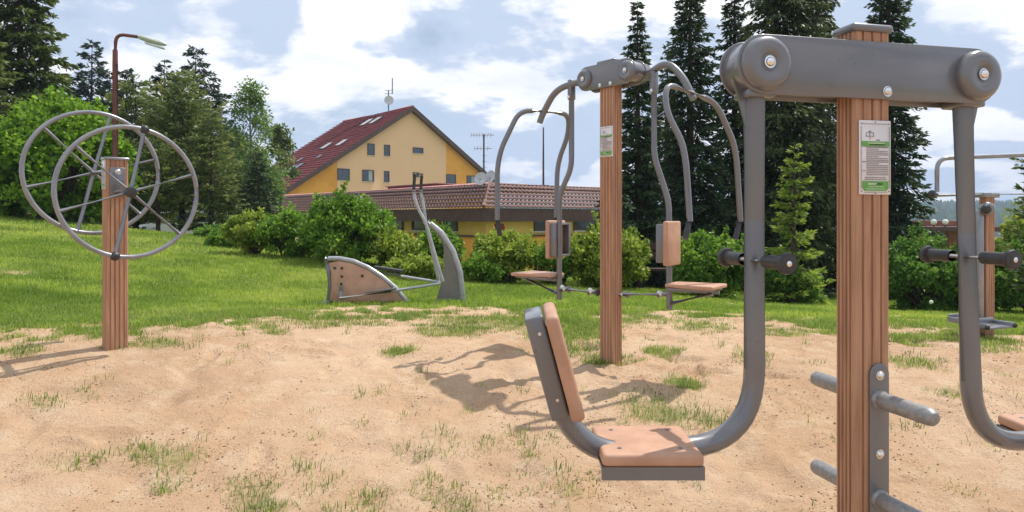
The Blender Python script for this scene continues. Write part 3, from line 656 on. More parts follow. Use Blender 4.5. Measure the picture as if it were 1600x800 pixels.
def sign(root, C, U, Nn, w_, h_, seed=0):
    """C = centre of plate front, U = right direction, Nn = outward normal"""
    s = MB().box(C, U, Nn, UP, w_ / 2, .0015, h_ / 2).build('instruction_sign', M['white'], root, bevel=.001, bseg=1)
    Fp = C + Nn * .0028
    rr = random.Random(seed)
    def q(mb, u, z, hw, hh, lift=0): mb.box(Fp + U * u * w_ + UP * z * h_ + Nn * lift, U, Nn, UP, hw * w_, .0006, hh * h_)
    g = MB(); q(g, 0, .185, .43, .033); g.build('green_band', M['green'], s); g = MB()
    # the lower band with its cut corners
    zb, zt = -.45, -.32; A = lambda u, z: Fp + U * u * w_ + UP * z * h_ - Nn * .0006
    g.prism([A(-.41, zt), A(.41, zt), A(.41, zb + .035), A(.34, zb), A(-.34, zb), A(-.41, zb + .035)], Nn * .0013)
    g.build('green_band', M['green'], s)
    k = MB()
    # thin frame line, text rows, small drawing of the machine (no code square)
    for z in (.455,): q(k, 0, z, .40, .0022)
    q(k, 0, -.472, .36, .0022)
    for u in (-.445, .445): q(k, u, 0, .005, .42)
    z = .135
    while z > -.24:
        u = -.28; end = .40 if rr.random() < .8 else .1
        while u < end:
            L = min(rr.uniform(.03, .09), end - u)
            if L < .01: break
            q(k, u + L / 2, z, L / 2, .0052); u += L + .016
        if rr.random() < .35: q(k, -.36, z, .045, .0052)
        z -= .0245
    for z in (-.272, -.297):
        u = -.33
        while u < .32: L = rr.uniform(.04, .09); q(k, u + L / 2, z, L / 2, .005); u += L + .015
    for z in (.10, -.10): q(k, 0, z + .045, .42, .0012)
    q(k, -.17, .30, .008, .055); q(k, -.17, .352, .035, .006)
    for sgn in (-1, 1):
        q(k, -.17 + sgn * .075, .285, .045, .004); q(k, -.17 + sgn * .115, .31, .006, .028); q(k, -.17 + sgn * .06, .335, .03, .003)
    q(k, .09, .235, .05, .007)
    k.build('printed_text', M['ink'], s)
    l = MB()
    u = -.24
    while u < .25: L = rr.uniform(.03, .07); q(l, u + L / 2, .193, L / 2, .008, .0012); u += L + .014
    l.build('pale_text', M['inkl'], s); l = MB(); u = -.24
    while u < .0: L = .045; q(l, u + L / 2, -.357, L / 2, .012, .0016); u += L + .012
    for zz, e in ((-.395, .22), (-.425, .30)):
        u = -e
        while u < e: L = rr.uniform(.03, .07); q(l, u + L / 2, zz, L / 2, .005, .0012); u += L + .014
    l.build('pale_text', M['inkl'], s)
    d = MB()
    for i in range(4):                                     # the dark blurred letters on the lower band
        u = .025 + i * .056; q(d, u - .014, -.357, .007, .013, .0016); q(d, u + .004, -.352 if i % 2 else -.362, .014, .005, .0016)
    d.build('dark_text', M['black'], s); d = MB(); u = -.18
    while u < .25: L = rr.uniform(.03, .06); q(d, u + L / 2, .173, L / 2, .006, .0012); u += L + .014
    d.build('dark_text', M['black'], s)
    for a, b_ in ((-.43, .455), (.43, .455), (-.43, -.455), (.43, -.455), (0, .48), (0, -.485)):
        MB().ball(C + U * a * w_ + UP * b_ * h_ + Nn * .0016, .0028, 8, .6).build('screw', M['black'], s)
    return s
def stadium(O, U, half, r, n=14):
    pts = []
    for sgn, a0 in ((1, -90), (-1, 90)):
        for i in range(n + 1):
            a = R(a0 + 180 * i / n); pts.append(O + U * (sgn * half + r * math.cos(a)) + UP * r * math.sin(a))
    return pts

# ------------------------------------------------------------------ the near double swing press
U1 = Vector((math.cos(R(13.5)), math.sin(R(13.5)), 0)); V1 = Vector((-U1.y, U1.x, 0)); O1 = Vector((1.172, 2.355, 0)); ZB = 1.732
near = thing('leg_press_swing', 'nearest fitness machine, brown post with a thick grey beam and two hanging seats', 'exercise machine', (O1.x, O1.y, gz(O1.x, O1.y)))
L1 = lambda u, v, z: O1 + U1 * u + V1 * v + UP * z
make_post(near, U1, V1, O1, -.15, 1.862, gf=3, gs=4)
cap = MB().box(L1(0, 0, 1.872), U1, V1, UP, .079, .055, .014).build('post_cap', M['grey'], near, bevel=.012, bseg=3)
HB = .405
for s_, nm in ((-1, 'beam_plate'), (1, 'beam_plate')):
    MB().prism(stadium(L1(0, s_ * .052 - .004, ZB), U1, HB, .094), V1 * .008).build(nm, M['grey'], near, bevel=.002)
w_ = MB(); w_.box(L1(0, 0, ZB + .083), U1, V1, UP, HB, .047, .004)
for sg in (-1, 1): w_.box(L1(sg * .205, 0, ZB - .078), U1, V1, UP, .125, .047, .003)
w_.build('beam_cover', M['grey'], near)
for sg in (-1, 1):
    bolt(near, L1(.048 if sg == 1 else -.05, -.056 if sg == 1 else -.046, ZB - .068), -V1, .014 if sg == 1 else .008)
# foot pegs with their plates, on both faces of the post
for sg in (-1, 1):
    pl = []
    for i in range(13):
        a = R(180 * i / 12); pl.append(L1(.022 + .037 * math.cos(a), sg * .047, .735 + .037 * math.sin(a)))
    for i in range(13):
        a = R(180 + 180 * i / 12); pl.append(L1(.022 + .037 * math.cos(a), sg * .047, .18 + .037 * math.sin(a)))
    pp = MB().prism(pl, V1 * sg * .006).build('peg_plate', M['grey'], near, bevel=.0015)
    for z in (.733, .475, .19): bolt(pp, L1(.022, sg * .053, z), V1 * sg, .0125)
    for z in (.652, .325):
        MB().lathe(L1(.022, sg * .053, z), V1 * sg, [(0, .034), (.006, .033), (.012, .0275), (.20, .0275), (.214, .025), (.224, .017), (.228, 0)], 24).build('foot_peg', M['worn'], near)
sign(near, L1(.007, -.0485, 1.447), U1, -V1, .122, .243, 3)
def swing_arm(sg, tilt, low=0):
    piv = L1(sg * HB, 0, ZB)
    def A(u, v, z):                   # u measured from the post, outward positive; arm swings about the pivot
        du = u - HB; dz = z - ZB; c, s = math.cos(tilt), math.sin(tilt)
        return piv + U1 * sg * (du * c - dz * s) + V1 * v + UP * (dz * c + du * s)
    # bearing: a fat rounded roller between and in front of the plates
    MB().lathe(piv - V1 * .086, V1, [(.004, .012), (.004, .026), (0, .030), (-.004, .036), (-.004, .062), (0, .074), (.010, .0825), (.024, .085), (.145, .085), (.16, .078), (.163, .02), (.163, 0)], 40).build('bearing', M['grey'], near)
    bolt(near, piv - V1 * .084, -V1, .0155)
    hang = MB()
    hang.tube(round_path([A(HB, 0, ZB - .02), A(HB, 0, .532 - low), A(HB + .610, 0, .527 - low), A(HB + .718, 0, .93 - low)], [0, .235, .20, 0], 10), .0335, 24)
    hang.build('hanging_tube', M['grey'], near)
    MB().box(A(HB, 0, ZB - .088), U1, V1, UP, .046, .049, .014).build('clamp', M['grey'], near, bevel=.006)
    MB().prism([A(HB + .080, -.004, ZB - .03), A(HB + .030, -.004, ZB - .20), A(HB + .034, -.004, ZB - .09), A(HB + .02, -.004, ZB - .04)], V1 * .008).build('gusset', M['grey'], near)
    # hand bar
    hb = MB(); hb.tube([A(HB, -.15, 1.113), A(HB, .15, 1.113)], .0165, 18)
    hbo = hb.build('hand_bar', M['worn'], near)
    for q in (-1, 1):
        g = MB(); g.lathe(A(HB, q * .062, 1.113), V1 * q, [(0, .020), (.006, .0215), (.095, .0215), (.098, .031), (.108, .0335), (.116, .031), (.118, .012), (.120, 0)], 24); g.build('grip', M['black'], hbo)
        bolt(hbo, A(HB, q * .180, 1.113), V1 * q, .007)
    # seat
    SU = Vector((sg, 0, 0)); SV = Vector((0, 1, 0))
    cs = A(HB + .381 + low * .3, 0, .530 - low)
    st = []
    for (a, b_) in ((-.147, -.146), (.147, -.146), (.147, .146), (-.147, .146)): st.append(cs + SU * a + SV * b_)
    seat = MB().prism(st, UP * .038).build('seat', M['board'], near, bevel=.013, bseg=4)
    for a in (-.09, .09):
        for b_ in (-.09, .09): MB().lathe(cs + SU * a + SV * b_ + UP * .038, UP, [(0, .007), (.0015, .007), (.002, 0)], 12).build('screw', M['grey'], seat)
    fr = MB()
    fr.box(cs + UP * -.019 - SV * .136, SU, SV, UP, .149, .006, .019); fr.box(cs + UP * -.019 + SV * .136, SU, SV, UP, .149, .006, .019)
    fr.box(cs + UP * -.004, SU, SV, UP, .149, .14, .003)
    fr.build('seat_bracket', M['grey'], near)
    # backrest: board in front of a folded steel tray on the bent tube
    p0 = A(HB + .652, 0, .675 - low); p1 = A(HB + .732, 0, .965 - low); ax = (p1 - p0).normalized(); SX = Vector((sg, 0, 0)); out = (SX - ax * SX.dot(ax)).normalized(); YB = ax.cross(out).normalized(); mid = (p0 + p1) / 2
    tr = MB(); tr.box(mid + out * .004, out, YB, ax, .027, .075, .155); tr.build('backrest_tray', M['grey'], near, bevel=.006)
    br = MB(); br.box(mid - out * .046 - ax * .005, out, YB, ax, .020, .115, .158); bo = br.build('backrest', M['board'], near, bevel=.015, bseg=4)
    for z in (-.10, .10): bolt(near, mid + ax * z - Vector((0, 1, 0)) * .075, (0, -1, 0), .004)
swing_arm(-1, 0.0)
swing_arm(1, R(2.0), .085)

# ------------------------------------------------------------------ the farther chest press
a2 = R(-50); U2 = Vector((math.cos(a2), math.sin(a2), 0)); V2 = Vector((-U2.y, U2.x, 0)); O2 = Vector((.702, 5.0, 0)); G2 = gz(O2.x, O2.y); ZB2 = 2.255
press = thing('chest_press', 'farther machine with two seats facing apart and curved handle bars on one brown post', 'exercise machine', (O2.x, O2.y, G2))
L2 = lambda u, v, z: O2 + U2 * u + V2 * v + UP * z
make_post(press, U2, V2, O2, G2 - .2, 2.30, gf=4, gs=4)
MB().box(L2(0, 0, 2.345), U2, V2, UP, .085, .06, .018).build('post_cap', M['grey'], press, bevel=.01, bseg=2)
for s_ in (-1, 1):
    MB().prism(stadium(L2(0, s_ * .056 - .005, ZB2), U2, .185, .088), V2 * .01).build('beam_plate', M['grey'], press, bevel=.003)
MB().box(L2(0, 0, ZB2 + .06), U2, V2, UP, .19, .05, .02).box(L2(0, 0, ZB2 - .05), U2, V2, UP, .16, .05, .008).build('beam_cover', M['grey'], press)
for s_ in (-1, 1):
    MB().lathe(L2(s_ * .2, -.085, ZB2), V2, [(.005, .01), (.005, .02), (0, .03), (0, .055), (.012, .068), (.02, .07), (.20, .07), (.215, .06), (.217, 0)], 28).build('bearing', M['grey'], press)
    bolt(press, L2(s_ * .2, -.083, ZB2), -V2, .014); bolt(press, L2(s_ * .05, -.061, ZB2 - .066), -V2, .011)
sign(press, L2(0, -.0475, ZC + (HY - 222) / F * 5.0), U2, -V2, .125, .215, 5)
def chest_unit(arch, hA, hB, pole, seatc, face, backc, link0, link1, kz):
    rt = .0195
    MB().tube(round_path(arch, .10), .024, 16).build('lever_arm', M['grey'], press)
    # forked hook under the arch
    MB().box(pole[0] + UP * .045, U2, V2, UP, .020, .026, .075).build('hinge_fork', M['grey'], press, bevel=.008)
    bolt(press, pole[0] - V2 * .03 - UP * .01, -V2, .010)
    for h in (hA, hB):
        ho = MB().tube(round_path(h[:-1], .11), rt, 16).build('handle_bar', M['grey'], press)
        MB().tube([h[-2] + UP * .03, (h[-2] + h[-1]) / 2 + UP * .008, h[-1]], [.0165, .019, .018], 14).build('grip', M['black'], ho)
    MB().tube(round_path(pole, .07), .0205, 16).build('seat_pole', M['grey'], press)
    face = Vector(face).normalized(); lat = Vector((-face.y, face.x, 0))
    # seat wedge
    s0 = seatc; fr = MB()
    fr.box(s0 - UP * .032, face, lat, UP, .165, .012, .016)
    fr.box(s0 - UP * .022, face, lat, UP, .15, .11, .006)
    e0 = s0 + face * .12 - UP * .045; pb = pole[-1] + UP * .04; fr.tube([e0, pb], .017, 10)
    fr.build('seat_bracket', M['grey'], press)
    MB().prism([s0 + face * a + lat * b_ - UP * .015 for (a, b_) in ((-.165, -.10), (.17, -.145), (.17, .145), (-.165, .10))], UP * .026).build('seat', M['board'], press, bevel=.009, bseg=3)
    MB().box(backc, face, lat, UP, .018, .115, .145).build('backrest', M['board'], press, bevel=.012, bseg=3)
    tr = MB()
    for q in (-1, 1): tr.box(backc - face * .045 + lat * q * .088, face, lat, UP, .026, .012, .125)
    tr.box(backc - face * .045 + UP * .118, face, lat, UP, .026, .088, .008); tr.box(backc - face * .045 - UP * .118, face, lat, UP, .026, .088, .008)
    tr.build('backrest_tray', M['grey'], press, bevel=.003)
    lk = MB(); d = (link1 - link0).normalized(); lk.tube([link0, link1], .018, 12)
    lk.tube([link0, link0 + d * .075], .029, 12); lk.tube([link1 - d * .075, link1], .029, 12)
    lk.build('link_bar', M['grey'], press)
    for p in (link0 + d * .045, link1 - d * .045): bolt(press, p - V2 * .024, -V2, .009)
# left unit (faces away to the left)
fl = Vector((-.78, .62, 0))
chest_unit([L2(-.2, .09, ZB2), P(903, 128, 5.2), P(868, 140, 5.3), P(848, 178, 5.38), P(843, 192, 5.38)],
           [P(850, 174, 5.38), P(812, 172, 5.32), P(783, 232, 5.26), P(777, 262, 5.25), P(777, 344, 5.25), P(781, 368, 5.28)],
           [P(850, 174, 5.38), P(889, 178, 5.5), P(888, 210, 5.55), P(871, 255, 5.6), P(869, 340, 5.6), P(871, 368, 5.62)],
           [P(893, 150, 5.24), P(893, 262, 5.24), P(874, 305, 5.28), P(874, 468, 5.3)],
           P(843, 428, 5.4), fl, P(868, 374, 5.38), P(934, 457, 5.02), P(878, 451, 5.28), 1)
fr_ = Vector((.82, -.57, 0))
chest_unit([L2(.2, .10, ZB2), P(1012, 116, 4.82), P(1042, 96, 4.7), P(1066, 118, 4.62), P(1084, 155, 4.56)],
           [P(1082, 146, 4.56), P(1040, 130, 4.42), P(1040, 172, 4.36), P(1066, 222, 4.33), P(1072, 255, 4.32), P(1078, 346, 4.3), P(1071, 374, 4.27)],
           [P(1080, 146, 4.56), P(1118, 158, 4.66), P(1146, 222, 4.74), P(1151, 250, 4.76), P(1157, 346, 4.78), P(1149, 374, 4.76)],
           [P(1022, 140, 4.76), P(1022, 245, 4.76), P(1045, 315, 4.72), P(1046, 484, 4.7)],
           P(1085, 446, 4.60), fr_, P(1050, 380, 4.62), P(966, 460, 4.98), P(1045, 460, 4.74), 1)

# ------------------------------------------------------------------ the wheels
a3 = R(45); U3 = Vector((math.cos(a3), math.sin(a3), 0)); V3 = Vector((-U3.y, U3.x, 0)); O3 = P(180, 0, 4.8); O3.z = 0; G3 = gz(O3.x, O3.y)
wm = thing('arm_wheel_trainer', 'brown post carrying two big grey steering wheels at the left of the sand', 'exercise machine', (O3.x, O3.y, G3))
zt3 = ZC + (HY - 250) / F * 4.8
make_post(wm, U3, V3, O3, G3 - .2, zt3, gf=4, gs=2)
MB().box(O3 + UP * (zt3 + .006), U3, V3, UP, .077, .052, .010).build('post_cap', M['silver'], wm, bevel=.006)
sign(wm, O3 - U3 * .0715 + UP * (ZC + (HY - 273) / F * 4.8), -V3, -U3, .082, .20, 8)
MB().box(O3 - V3 * .049 + UP * (ZC + (HY - 283) / F * 4.7), U3, V3, UP, .048, .004, .095).build('mount_plate', M['grey'], wm, bevel=.002)
bolt(wm, O3 - V3 * .053 + U3 * .0 + UP * (ZC + (HY - 267) / F * 4.7), -V3, .018)
def wheel(hub, Nn, start, knobs):
    Rr = .427; wh = MB(); pts = []
    for i in range(56):
        a = 2 * math.pi * i / 56; pts.append(hub + (U3 * math.cos(a) + UP * math.sin(a)) * Rr)
    wo = MB().tube(pts, .0152, 12, closed=True).build('wheel', M['silver'], wm)
    for i in range(6):
        a = R(start + 60 * i); MB().tube([hub + Nn * .01, hub + (U3 * math.cos(a) + UP * math.sin(a)) * Rr], .0135, 10).build('spoke', M['silver'], wo)
    MB().lathe(hub + Nn * .005, Nn, [(-.03, .03), (-.01, .036), (.03, .036), (.045, .028), (.05, 0)] if knobs else [(-.02, .018), (.02, .02), (.03, .012), (.032, 0)], 20).build('hub', M['black'], wo)
    for a in knobs:
        a = R(a); MB().ball(hub + (U3 * math.cos(a) + UP * math.sin(a)) * Rr, .031, 16).build('knob', M['black'], wo)
hf_ = P(203, 300, 4.62); hb_ = P(147, 270, 4.98)
wheel(hf_, -V3, 78, (78, 258)); wheel(hb_, V3, 76, ())
MB().tube([O3 - V3 * .05 + UP * hf_.z, hf_], .022, 14).build('axle', M['grey'], wm)
MB().tube([O3 + V3 * .05 + UP * hb_.z, hb_], .022, 14).build('axle', M['grey'], wm)

# ------------------------------------------------------------------ the elliptical trainer
DE = 8.7; G4 = gz(P(620, 0, DE).x, DE)
el = thing('elliptical_trainer', 'grey and brown striding trainer at the lawn edge in front of the round shrub', 'exercise machine', (P(620, 0, DE).x, DE, G4))
Yv = Vector((0, 1, 0))
def E(px, py, dd=0): return P(px, py, DE + dd)
curve = [(509, 404), (530, 404), (552, 408), (575, 418), (598, 433), (618, 450), (636, 472)]
MB().prism([E(514, 411)] + [E(c[0] - 1, c[1] + 4) for c in curve[1:]] + [E(636, 476), E(513, 478), E(518, 450), E(517, 425)], Yv * .07).build('rear_panel', M['board'], el, bevel=.004, label='brown curved side panel')
tp = []
for i in range(len(curve) - 1):
    for k in range(5):
        q = k / 5; tp.append(E(curve[i][0] * (1 - q) + curve[i + 1][0] * q, curve[i][1] * (1 - q) + curve[i + 1][1] * q, .03))
MB().tube(tp + [E(*curve[-1], .03)], .030, 12).build('rear_rim', M['steel'], el)
MB().tube(round_path([E(509, 404, .03), E(517, 440, .03), E(512, 478, .03)], .25), .028, 12).build('rear_spine', M['grey'], el)
for (a, b_) in ((523, 419), (534, 419), (534, 432), (533, 444), (566, 431)): MB().lathe(E(a, b_, -.002), -Yv, [(0, .018), (.006, .016), (.007, 0)], 12).build('cover_cap', M['black'], el)
MB().tube(round_path([E(533, 462, -.10), E(533, 447, -.10)], .02), .026, 12).build('crank', M['silver'], el)
pdl = MB().tube([E(531, 466, -.13), E(612, 455, -.13), E(688, 443, -.10)], [.019, .019, .016], 12).build('foot_lever', M['steel'], el)
MB().box(E(595, 456, -.13) + UP * .02, (1, 0, .12), (0, 1, 0), (0, 0, 1), .19, .05, .010).build('footboard', M['grey'], pdl, bevel=.004)
pd2 = MB().tube([E(560, 418, .2), E(630, 432, .2), E(688, 441, .16)], [.018, .019, .016], 12).build('foot_lever', M['steel'], el)
MB().box(E(607, 424, .2) + UP * .028, (1, 0, -.14), (0, 1, 0), (0, 0, 1), .18, .06, .018).build('footboard', M['black'], pd2, bevel=.006)
fin = [(668, 346), (690, 364), (708, 392), (719, 425), (724, 471)]
MB().prism([E(c[0] - 4, c[1] + 2, .03) for c in fin] + [E(681, 471, .03), E(690, 440, .03), E(694, 415, .03), E(693, 385, .03), E(684, 366, .03)], Yv * .03).build('front_panel', M['finpanel'], el)
tp = []
for i in range(len(fin) - 1):
    for k in range(5):
        q = k / 5; tp.append(E(fin[i][0] * (1 - q) + fin[i + 1][0] * q, fin[i][1] * (1 - q) + fin[i + 1][1] * q, .045))
MB().tube(tp + [E(fin[-1][0], fin[-1][1] + 4, .045)], .036, 14).build('front_rim', M['steel'], el)
MB().box(E(702, 472, .045), (1, 0, 0), (0, 1, 0), UP, .22, .09, .012).build('base_plate', M['silver'], el, bevel=.004)
MB().box(E(502, 474, .03), (1, 0, .18), (0, 1, 0), (-.18, 0, 1), .13, .10, .022).build('base_plate', M['silver'], el, bevel=.01)
MB().tube([E(664, 347, -.14), E(664, 347, .2)], .024, 14).build('pivot', M['steel'], el)
for (dd, dx, lo) in ((-.13, -5, (692, 440)), (.18, 6, (686, 440))):
    hl = MB().tube(round_path([E(651 + dx, 297, dd), E(656 + dx, 322, dd), E(665, 347, dd), E(lo[0], lo[1], dd)], .2), .021, 12).build('lever', M['steel'], el)
    MB().tube([E(653 + dx, 274, dd), E(651 + dx, 300, dd)], .019, 12).build('grip', M['black'], hl)
    MB().ball(E(653 + dx, 272, dd), .024, 12, .5).build('grip_end', M['black'], hl)

# ------------------------------------------------------------------ the pendulum walker at the right
DW = 6.3; O5 = P(1542, 0, DW); O5.z = 0; G5 = gz(O5.x, O5.y); a5 = R(20); U5 = Vector((math.cos(a5), math.sin(a5), 0)); V5 = Vector((-U5.y, U5.x, 0))
wk = thing('leg_swing_trainer', 'machine with looped top bar and low footplates seen past the right swing tube', 'exercise machine', (O5.x, O5.y, G5))
def W(px, py, dd=0): return P(px, py, DW + dd)
make_post(wk, U5, V5, O5, G5 - .2, ZC + (HY - 308) / F * DW, .10, .08, gf=3, gs=2)
MB().box(O5 + UP * (ZC + (HY - 305) / F * DW), U5, V5, UP, .10, .05, .022).build('post_cap', M['silver'], wk, bevel=.008)
MB().tube(round_path([W(1464, 300, -.1), W(1464, 248, -.1), W(1500, 246, -.08), W(1660, 240, .05)], .16), .019, 14).build('top_rail', M['silver'], wk)
MB().tube([W(1458, 305, -.1), W(1660, 302, .05)], .017, 14).build('lower_rail', M['silver'], wk)
MB().ball(W(1456, 303, -.12), .034, 16).build('end_knob', M['black'], wk)
MB().lathe(W(1541, 326, -.06), (-.3, -1, 0), [(0, .06), (.03, .06), (.045, .05), (.05, .03), (.052, 0)], 22).build('bearing', M['silver'], wk)
MB().ball(W(1541, 327, -.12), .042, 16).build('bearing_cap', M['black'], wk)
MB().box((W(1531, 330, -.05) + W(1531, 502, -.05)) / 2, U5, V5, UP, .030, .02, .49).build('pendulum_arm', M['silver'], wk, bevel=.006)
for (a, b_, dd) in ((1548, 510, -.25), (1515, 502, .1)):
    pt = MB(); c = W(a, b_, dd); pt.box(c, U5, V5, UP, .16, .09, .010); pt.box(c + UP * .03 + V5 * .09, U5, V5, UP, .15, .008, .03)
    for q in (-1, 1): pt.box(c + U5 * q * .155 + UP * .018, U5, V5, UP, .014, .09, .022)
    o_ = pt.build('footplate', M['silver'], wk, bevel=.005)
    for q in (-1, 1): MB().ball(c + U5 * q * .165 - V5 * .09 + UP * .012, .022, 10).build('rubber_end', M['black'], o_)
MB().tube([W(1541, 520, 0), W(1541, 548, 0)], .05, 14).build('foot_sleeve', M['grey'], wk)

# ------------------------------------------------------------------ street lamp
DL = 15.0; lp = P(180, 0, DL); gl_ = gz(lp.x, lp.y)
sl = thing('street_lamp', 'red brown lamp post with a bent arm above the wheels', 'street lamp', (lp.x, lp.y, gl_))
MB().tube([Vector((lp.x, lp.y, gl_ - .2)), P(180, 100, DL), P(180, 78, DL)], [.075, .055, .05], 16).build('pole', M['lampred'], sl)
MB().tube(round_path([P(180, 82, DL), P(181, 53, DL), P(219, 58, DL)], .3), .036, 12).build('lamp_arm', M['lampred'], sl)
ax = (P(260, 70, DL) - P(217, 57, DL)); hw = MB()
prof = [(0, .045), (.05, .075), (.22, .088), (.45, .080), (.56, .05), (.60, .02)]
hd = MB(); L_ = ax.length; axn = ax.normalized(); upn = Vector((0, 1, 0)).cross(axn) * -1
for i, (h, r) in enumerate(prof):
    for k in range(12):
        a = 2 * math.pi * k / 12; hd.v.append(P(217, 57, DL) + axn * h * L_ / .6 + Vector((0, 1, 0)) * math.cos(a) * r * 1.3 + upn * math.sin(a) * r * .75)
for i in range(len(prof) - 1):
    for k in range(12): hd.f.append((i * 12 + k, i * 12 + (k + 1) % 12, (i + 1) * 12 + (k + 1) % 12, (i + 1) * 12 + k))
hd.f.append(tuple(range(12))); hd.f.append(tuple(60 + k for k in range(12)))
hd.build('lamp_head', M['lampgrey'], sl)
MB().box(P(242, 69, DL) - UP * .035, axn, (0, 1, 0), upn, .20, .07, .018).build('lens', M['lampglass'], sl, bevel=.012)

# ------------------------------------------------------------------ hotel
gdir = Vector((.755, .656, 0)).normalized(); gn = Vector((gdir.y, -gdir.x, 0)); ridge = -gn
AP = P(645, 167, 80); SL = .66
def on_plane(px, py, p0, n):
    o = Vector((0, 0, ZC)); d = Vector(((px - 800) / F, 1, (HY - py) / F)); t = (p0 - o).dot(n) / d.dot(n); return o + d * t
hotel = thing('hotel_building', 'large cream and orange gabled hotel with a steep red roof', 'building', (AP.x, AP.y, -1.5))
GZ0 = -1.5; wall0 = AP - gn * .6
def H_(s, z): return wall0 + gdir * s + UP * (z - AP.z)
def sAt(px): return (on_plane(px, 250, wall0, gn) - wall0).dot(gdir)
sl_, sr_ = sAt(527), sAt(697); a_, b_ = 15.6, 13.0; LEN = 15.7
rz = lambda s: AP.z - abs(s) * SL - .25
MB().prism([H_(sl_, GZ0), H_(sr_, GZ0), H_(sr_, rz(sr_)), H_(0, rz(0)), H_(sl_, rz(sl_))], ridge * LEN).build('wall', M['cream'], hotel, label='cream rendered gable wall')
MB().prism([H_(-a_, GZ0), H_(sl_ - .002, GZ0), H_(sl_ - .002, rz(sl_)), H_(-a_, rz(a_))], ridge * LEN).build('wall', M['orange'], hotel, label='orange wall section at the left of the gable')
MB().prism([H_(sr_ + .002, GZ0), H_(b_, GZ0), H_(b_, rz(b_)), H_(sr_ + .002, rz(sr_))], ridge * LEN).build('wall', M['orange'], hotel, label='orange wall section at the right of the gable')
def courses(name, E0, E1, T1, T0, rows, cols, wl, amp, step, m_, parent):
    """overlapping tile courses between an eave line E0-E1 and a ridge line T0-T1, each with its own thick lower edge"""
    nrm = (E1 - E0).cross(T0 - E0).normalized(); nrm = nrm if nrm.z > 0 else -nrm
    ax = (E1 - E0).normalized(); vs = []; fs = []
    for r in range(rows):
        b0 = len(vs)
        for (e, h0) in ((0, 0), (1.16, step), (1.16, step * .45)):
            q = min((r + e) / rows, 1.02); A_ = T0.lerp(E0, q); B_ = T1.lerp(E1, q)
            for k in range(cols):
                p = A_.lerp(B_, k / (cols - 1)); h = h0 + amp * (.5 + .5 * math.sin((p - E0).dot(ax) / wl * 2 * math.pi)); vs.append(tuple(p + nrm * h))
        for j in range(2):
            for k in range(cols - 1):
                i0 = b0 + j * cols + k; fs.append((i0, i0 + 1, i0 + cols + 1, i0 + cols))
    return np_mesh(name, np.array(vs), np.array(fs), M[m_], parent)
for sg, ln in ((-1, a_ + .8), (1, b_ + .6)):
    dv = gdir * sg * ln - UP * SL * ln; nrm = (gdir * sg * SL + UP).normalized()
    p00 = AP + Vector((0, 0, 0)); du = ridge * (LEN + .9)
    courses('roof', p00 + dv, p00 + dv + du, p00 + du, p00, 34, 3, 1, 0, .16, 'redtile', hotel)
    # the solid slab below the tiles and its dark verge board
    MB().prism([AP + UP * -.02, AP + dv - UP * .02, AP + dv - UP * .30, AP - UP * .36], ridge * (LEN + .9)).build('roof_board', M['dkbrown'], hotel)
    MB().prism([AP + UP * .14 , AP + dv + UP * .14, AP + dv - UP * .42, AP - UP * .46], gn * .08).build('verge_board', M['dkbrown'], hotel)
MB().tube([AP + UP * .06, AP + ridge * (LEN + .9) + UP * .06], .14, 8).build('ridge_cap', M['redtile'], hotel)
wins = [(574, 224, 585, 243, 'glass'), (600, 226, 609, 244, 'glass'), (645, 230, 661, 240, 'glass'), (527, 263, 546, 282, 'glass'), (566, 265, 584, 284, 'glass'), (600, 267, 608, 285, 'glass'), (697, 272, 712, 290, 'glass'), (729, 274, 743, 290, 'glass'), (448, 306, 455, 312, 'glass'), (500, 303, 508, 310, 'glass'), (645, 269, 655, 277, 'glass')]
def window(parent, C, U_, n_, w_, h_, glass='glass', curtain=False, fw=.07):
    fr = MB()
    for s_ in (-1, 1):
        fr.box(C + U_ * s_ * (w_ / 2 - fw / 2) + n_ * .03, U_, n_, UP, fw / 2, .05, h_ / 2)
        fr.box(C + UP * s_ * (h_ / 2 - fw / 2) + n_ * .031, U_, n_, UP, w_ / 2 - fw, .05, fw / 2)
    fo = fr.build('window', M['wframe'], parent)
    MB().box(C + n_ * .012, U_, n_, UP, w_ / 2 - fw, .01, h_ / 2 - fw).build('pane', M[glass], fo)
    MB().box(C - UP * (h_ / 2 + .03) + n_ * .06, U_, n_, UP, w_ / 2 + .05, .07, .025).build('sill', M['dishm'], fo)
    if curtain: MB().box(C + n_ * .027 + U_ * w_ * .2, U_, n_, UP, w_ * .16, .003, h_ / 2 - fw - .01).build('curtain', M['curtain'], fo)
    return fo
for i, (x0, y0, x1, y1, g) in enumerate(wins):
    c0 = on_plane(x0, y0, wall0, gn); c1 = on_plane(x1, y1, wall0, gn); C = (c0 + c1) / 2
    window(hotel, C, gdir, gn, abs((c1 - c0).dot(gdir)), abs(c0.z - c1.z), curtain=i in (4, 7))
nl_ = (-gdir * SL + UP).normalized()
for (x, y, m_, ww, hh) in ((574, 193, 'curtain', .62, .85), (588, 190, 'curtain', .62, .85), (511, 230, 'curtain', .62, .75), (535, 225, 'curtain', .62, .75),
                   (455, 266, 'glass', .55, .85), (466, 263, 'glass', .55, .85), (500, 247, 'glass', .4, .4), (470, 252, 'glass', .4, .5)):
    pc = on_plane(x, y, AP, nl_); dn = (-gdir - UP * SL).normalized()
    sk = MB().box(pc + nl_ * .14, ridge, dn, nl_, ww, hh, .07).build('skylight', M['dkbrown'], hotel)
    MB().box(pc + nl_ * .225, ridge, dn, nl_, ww - .12, hh - .12, .012).build('pane', M[m_], sk)
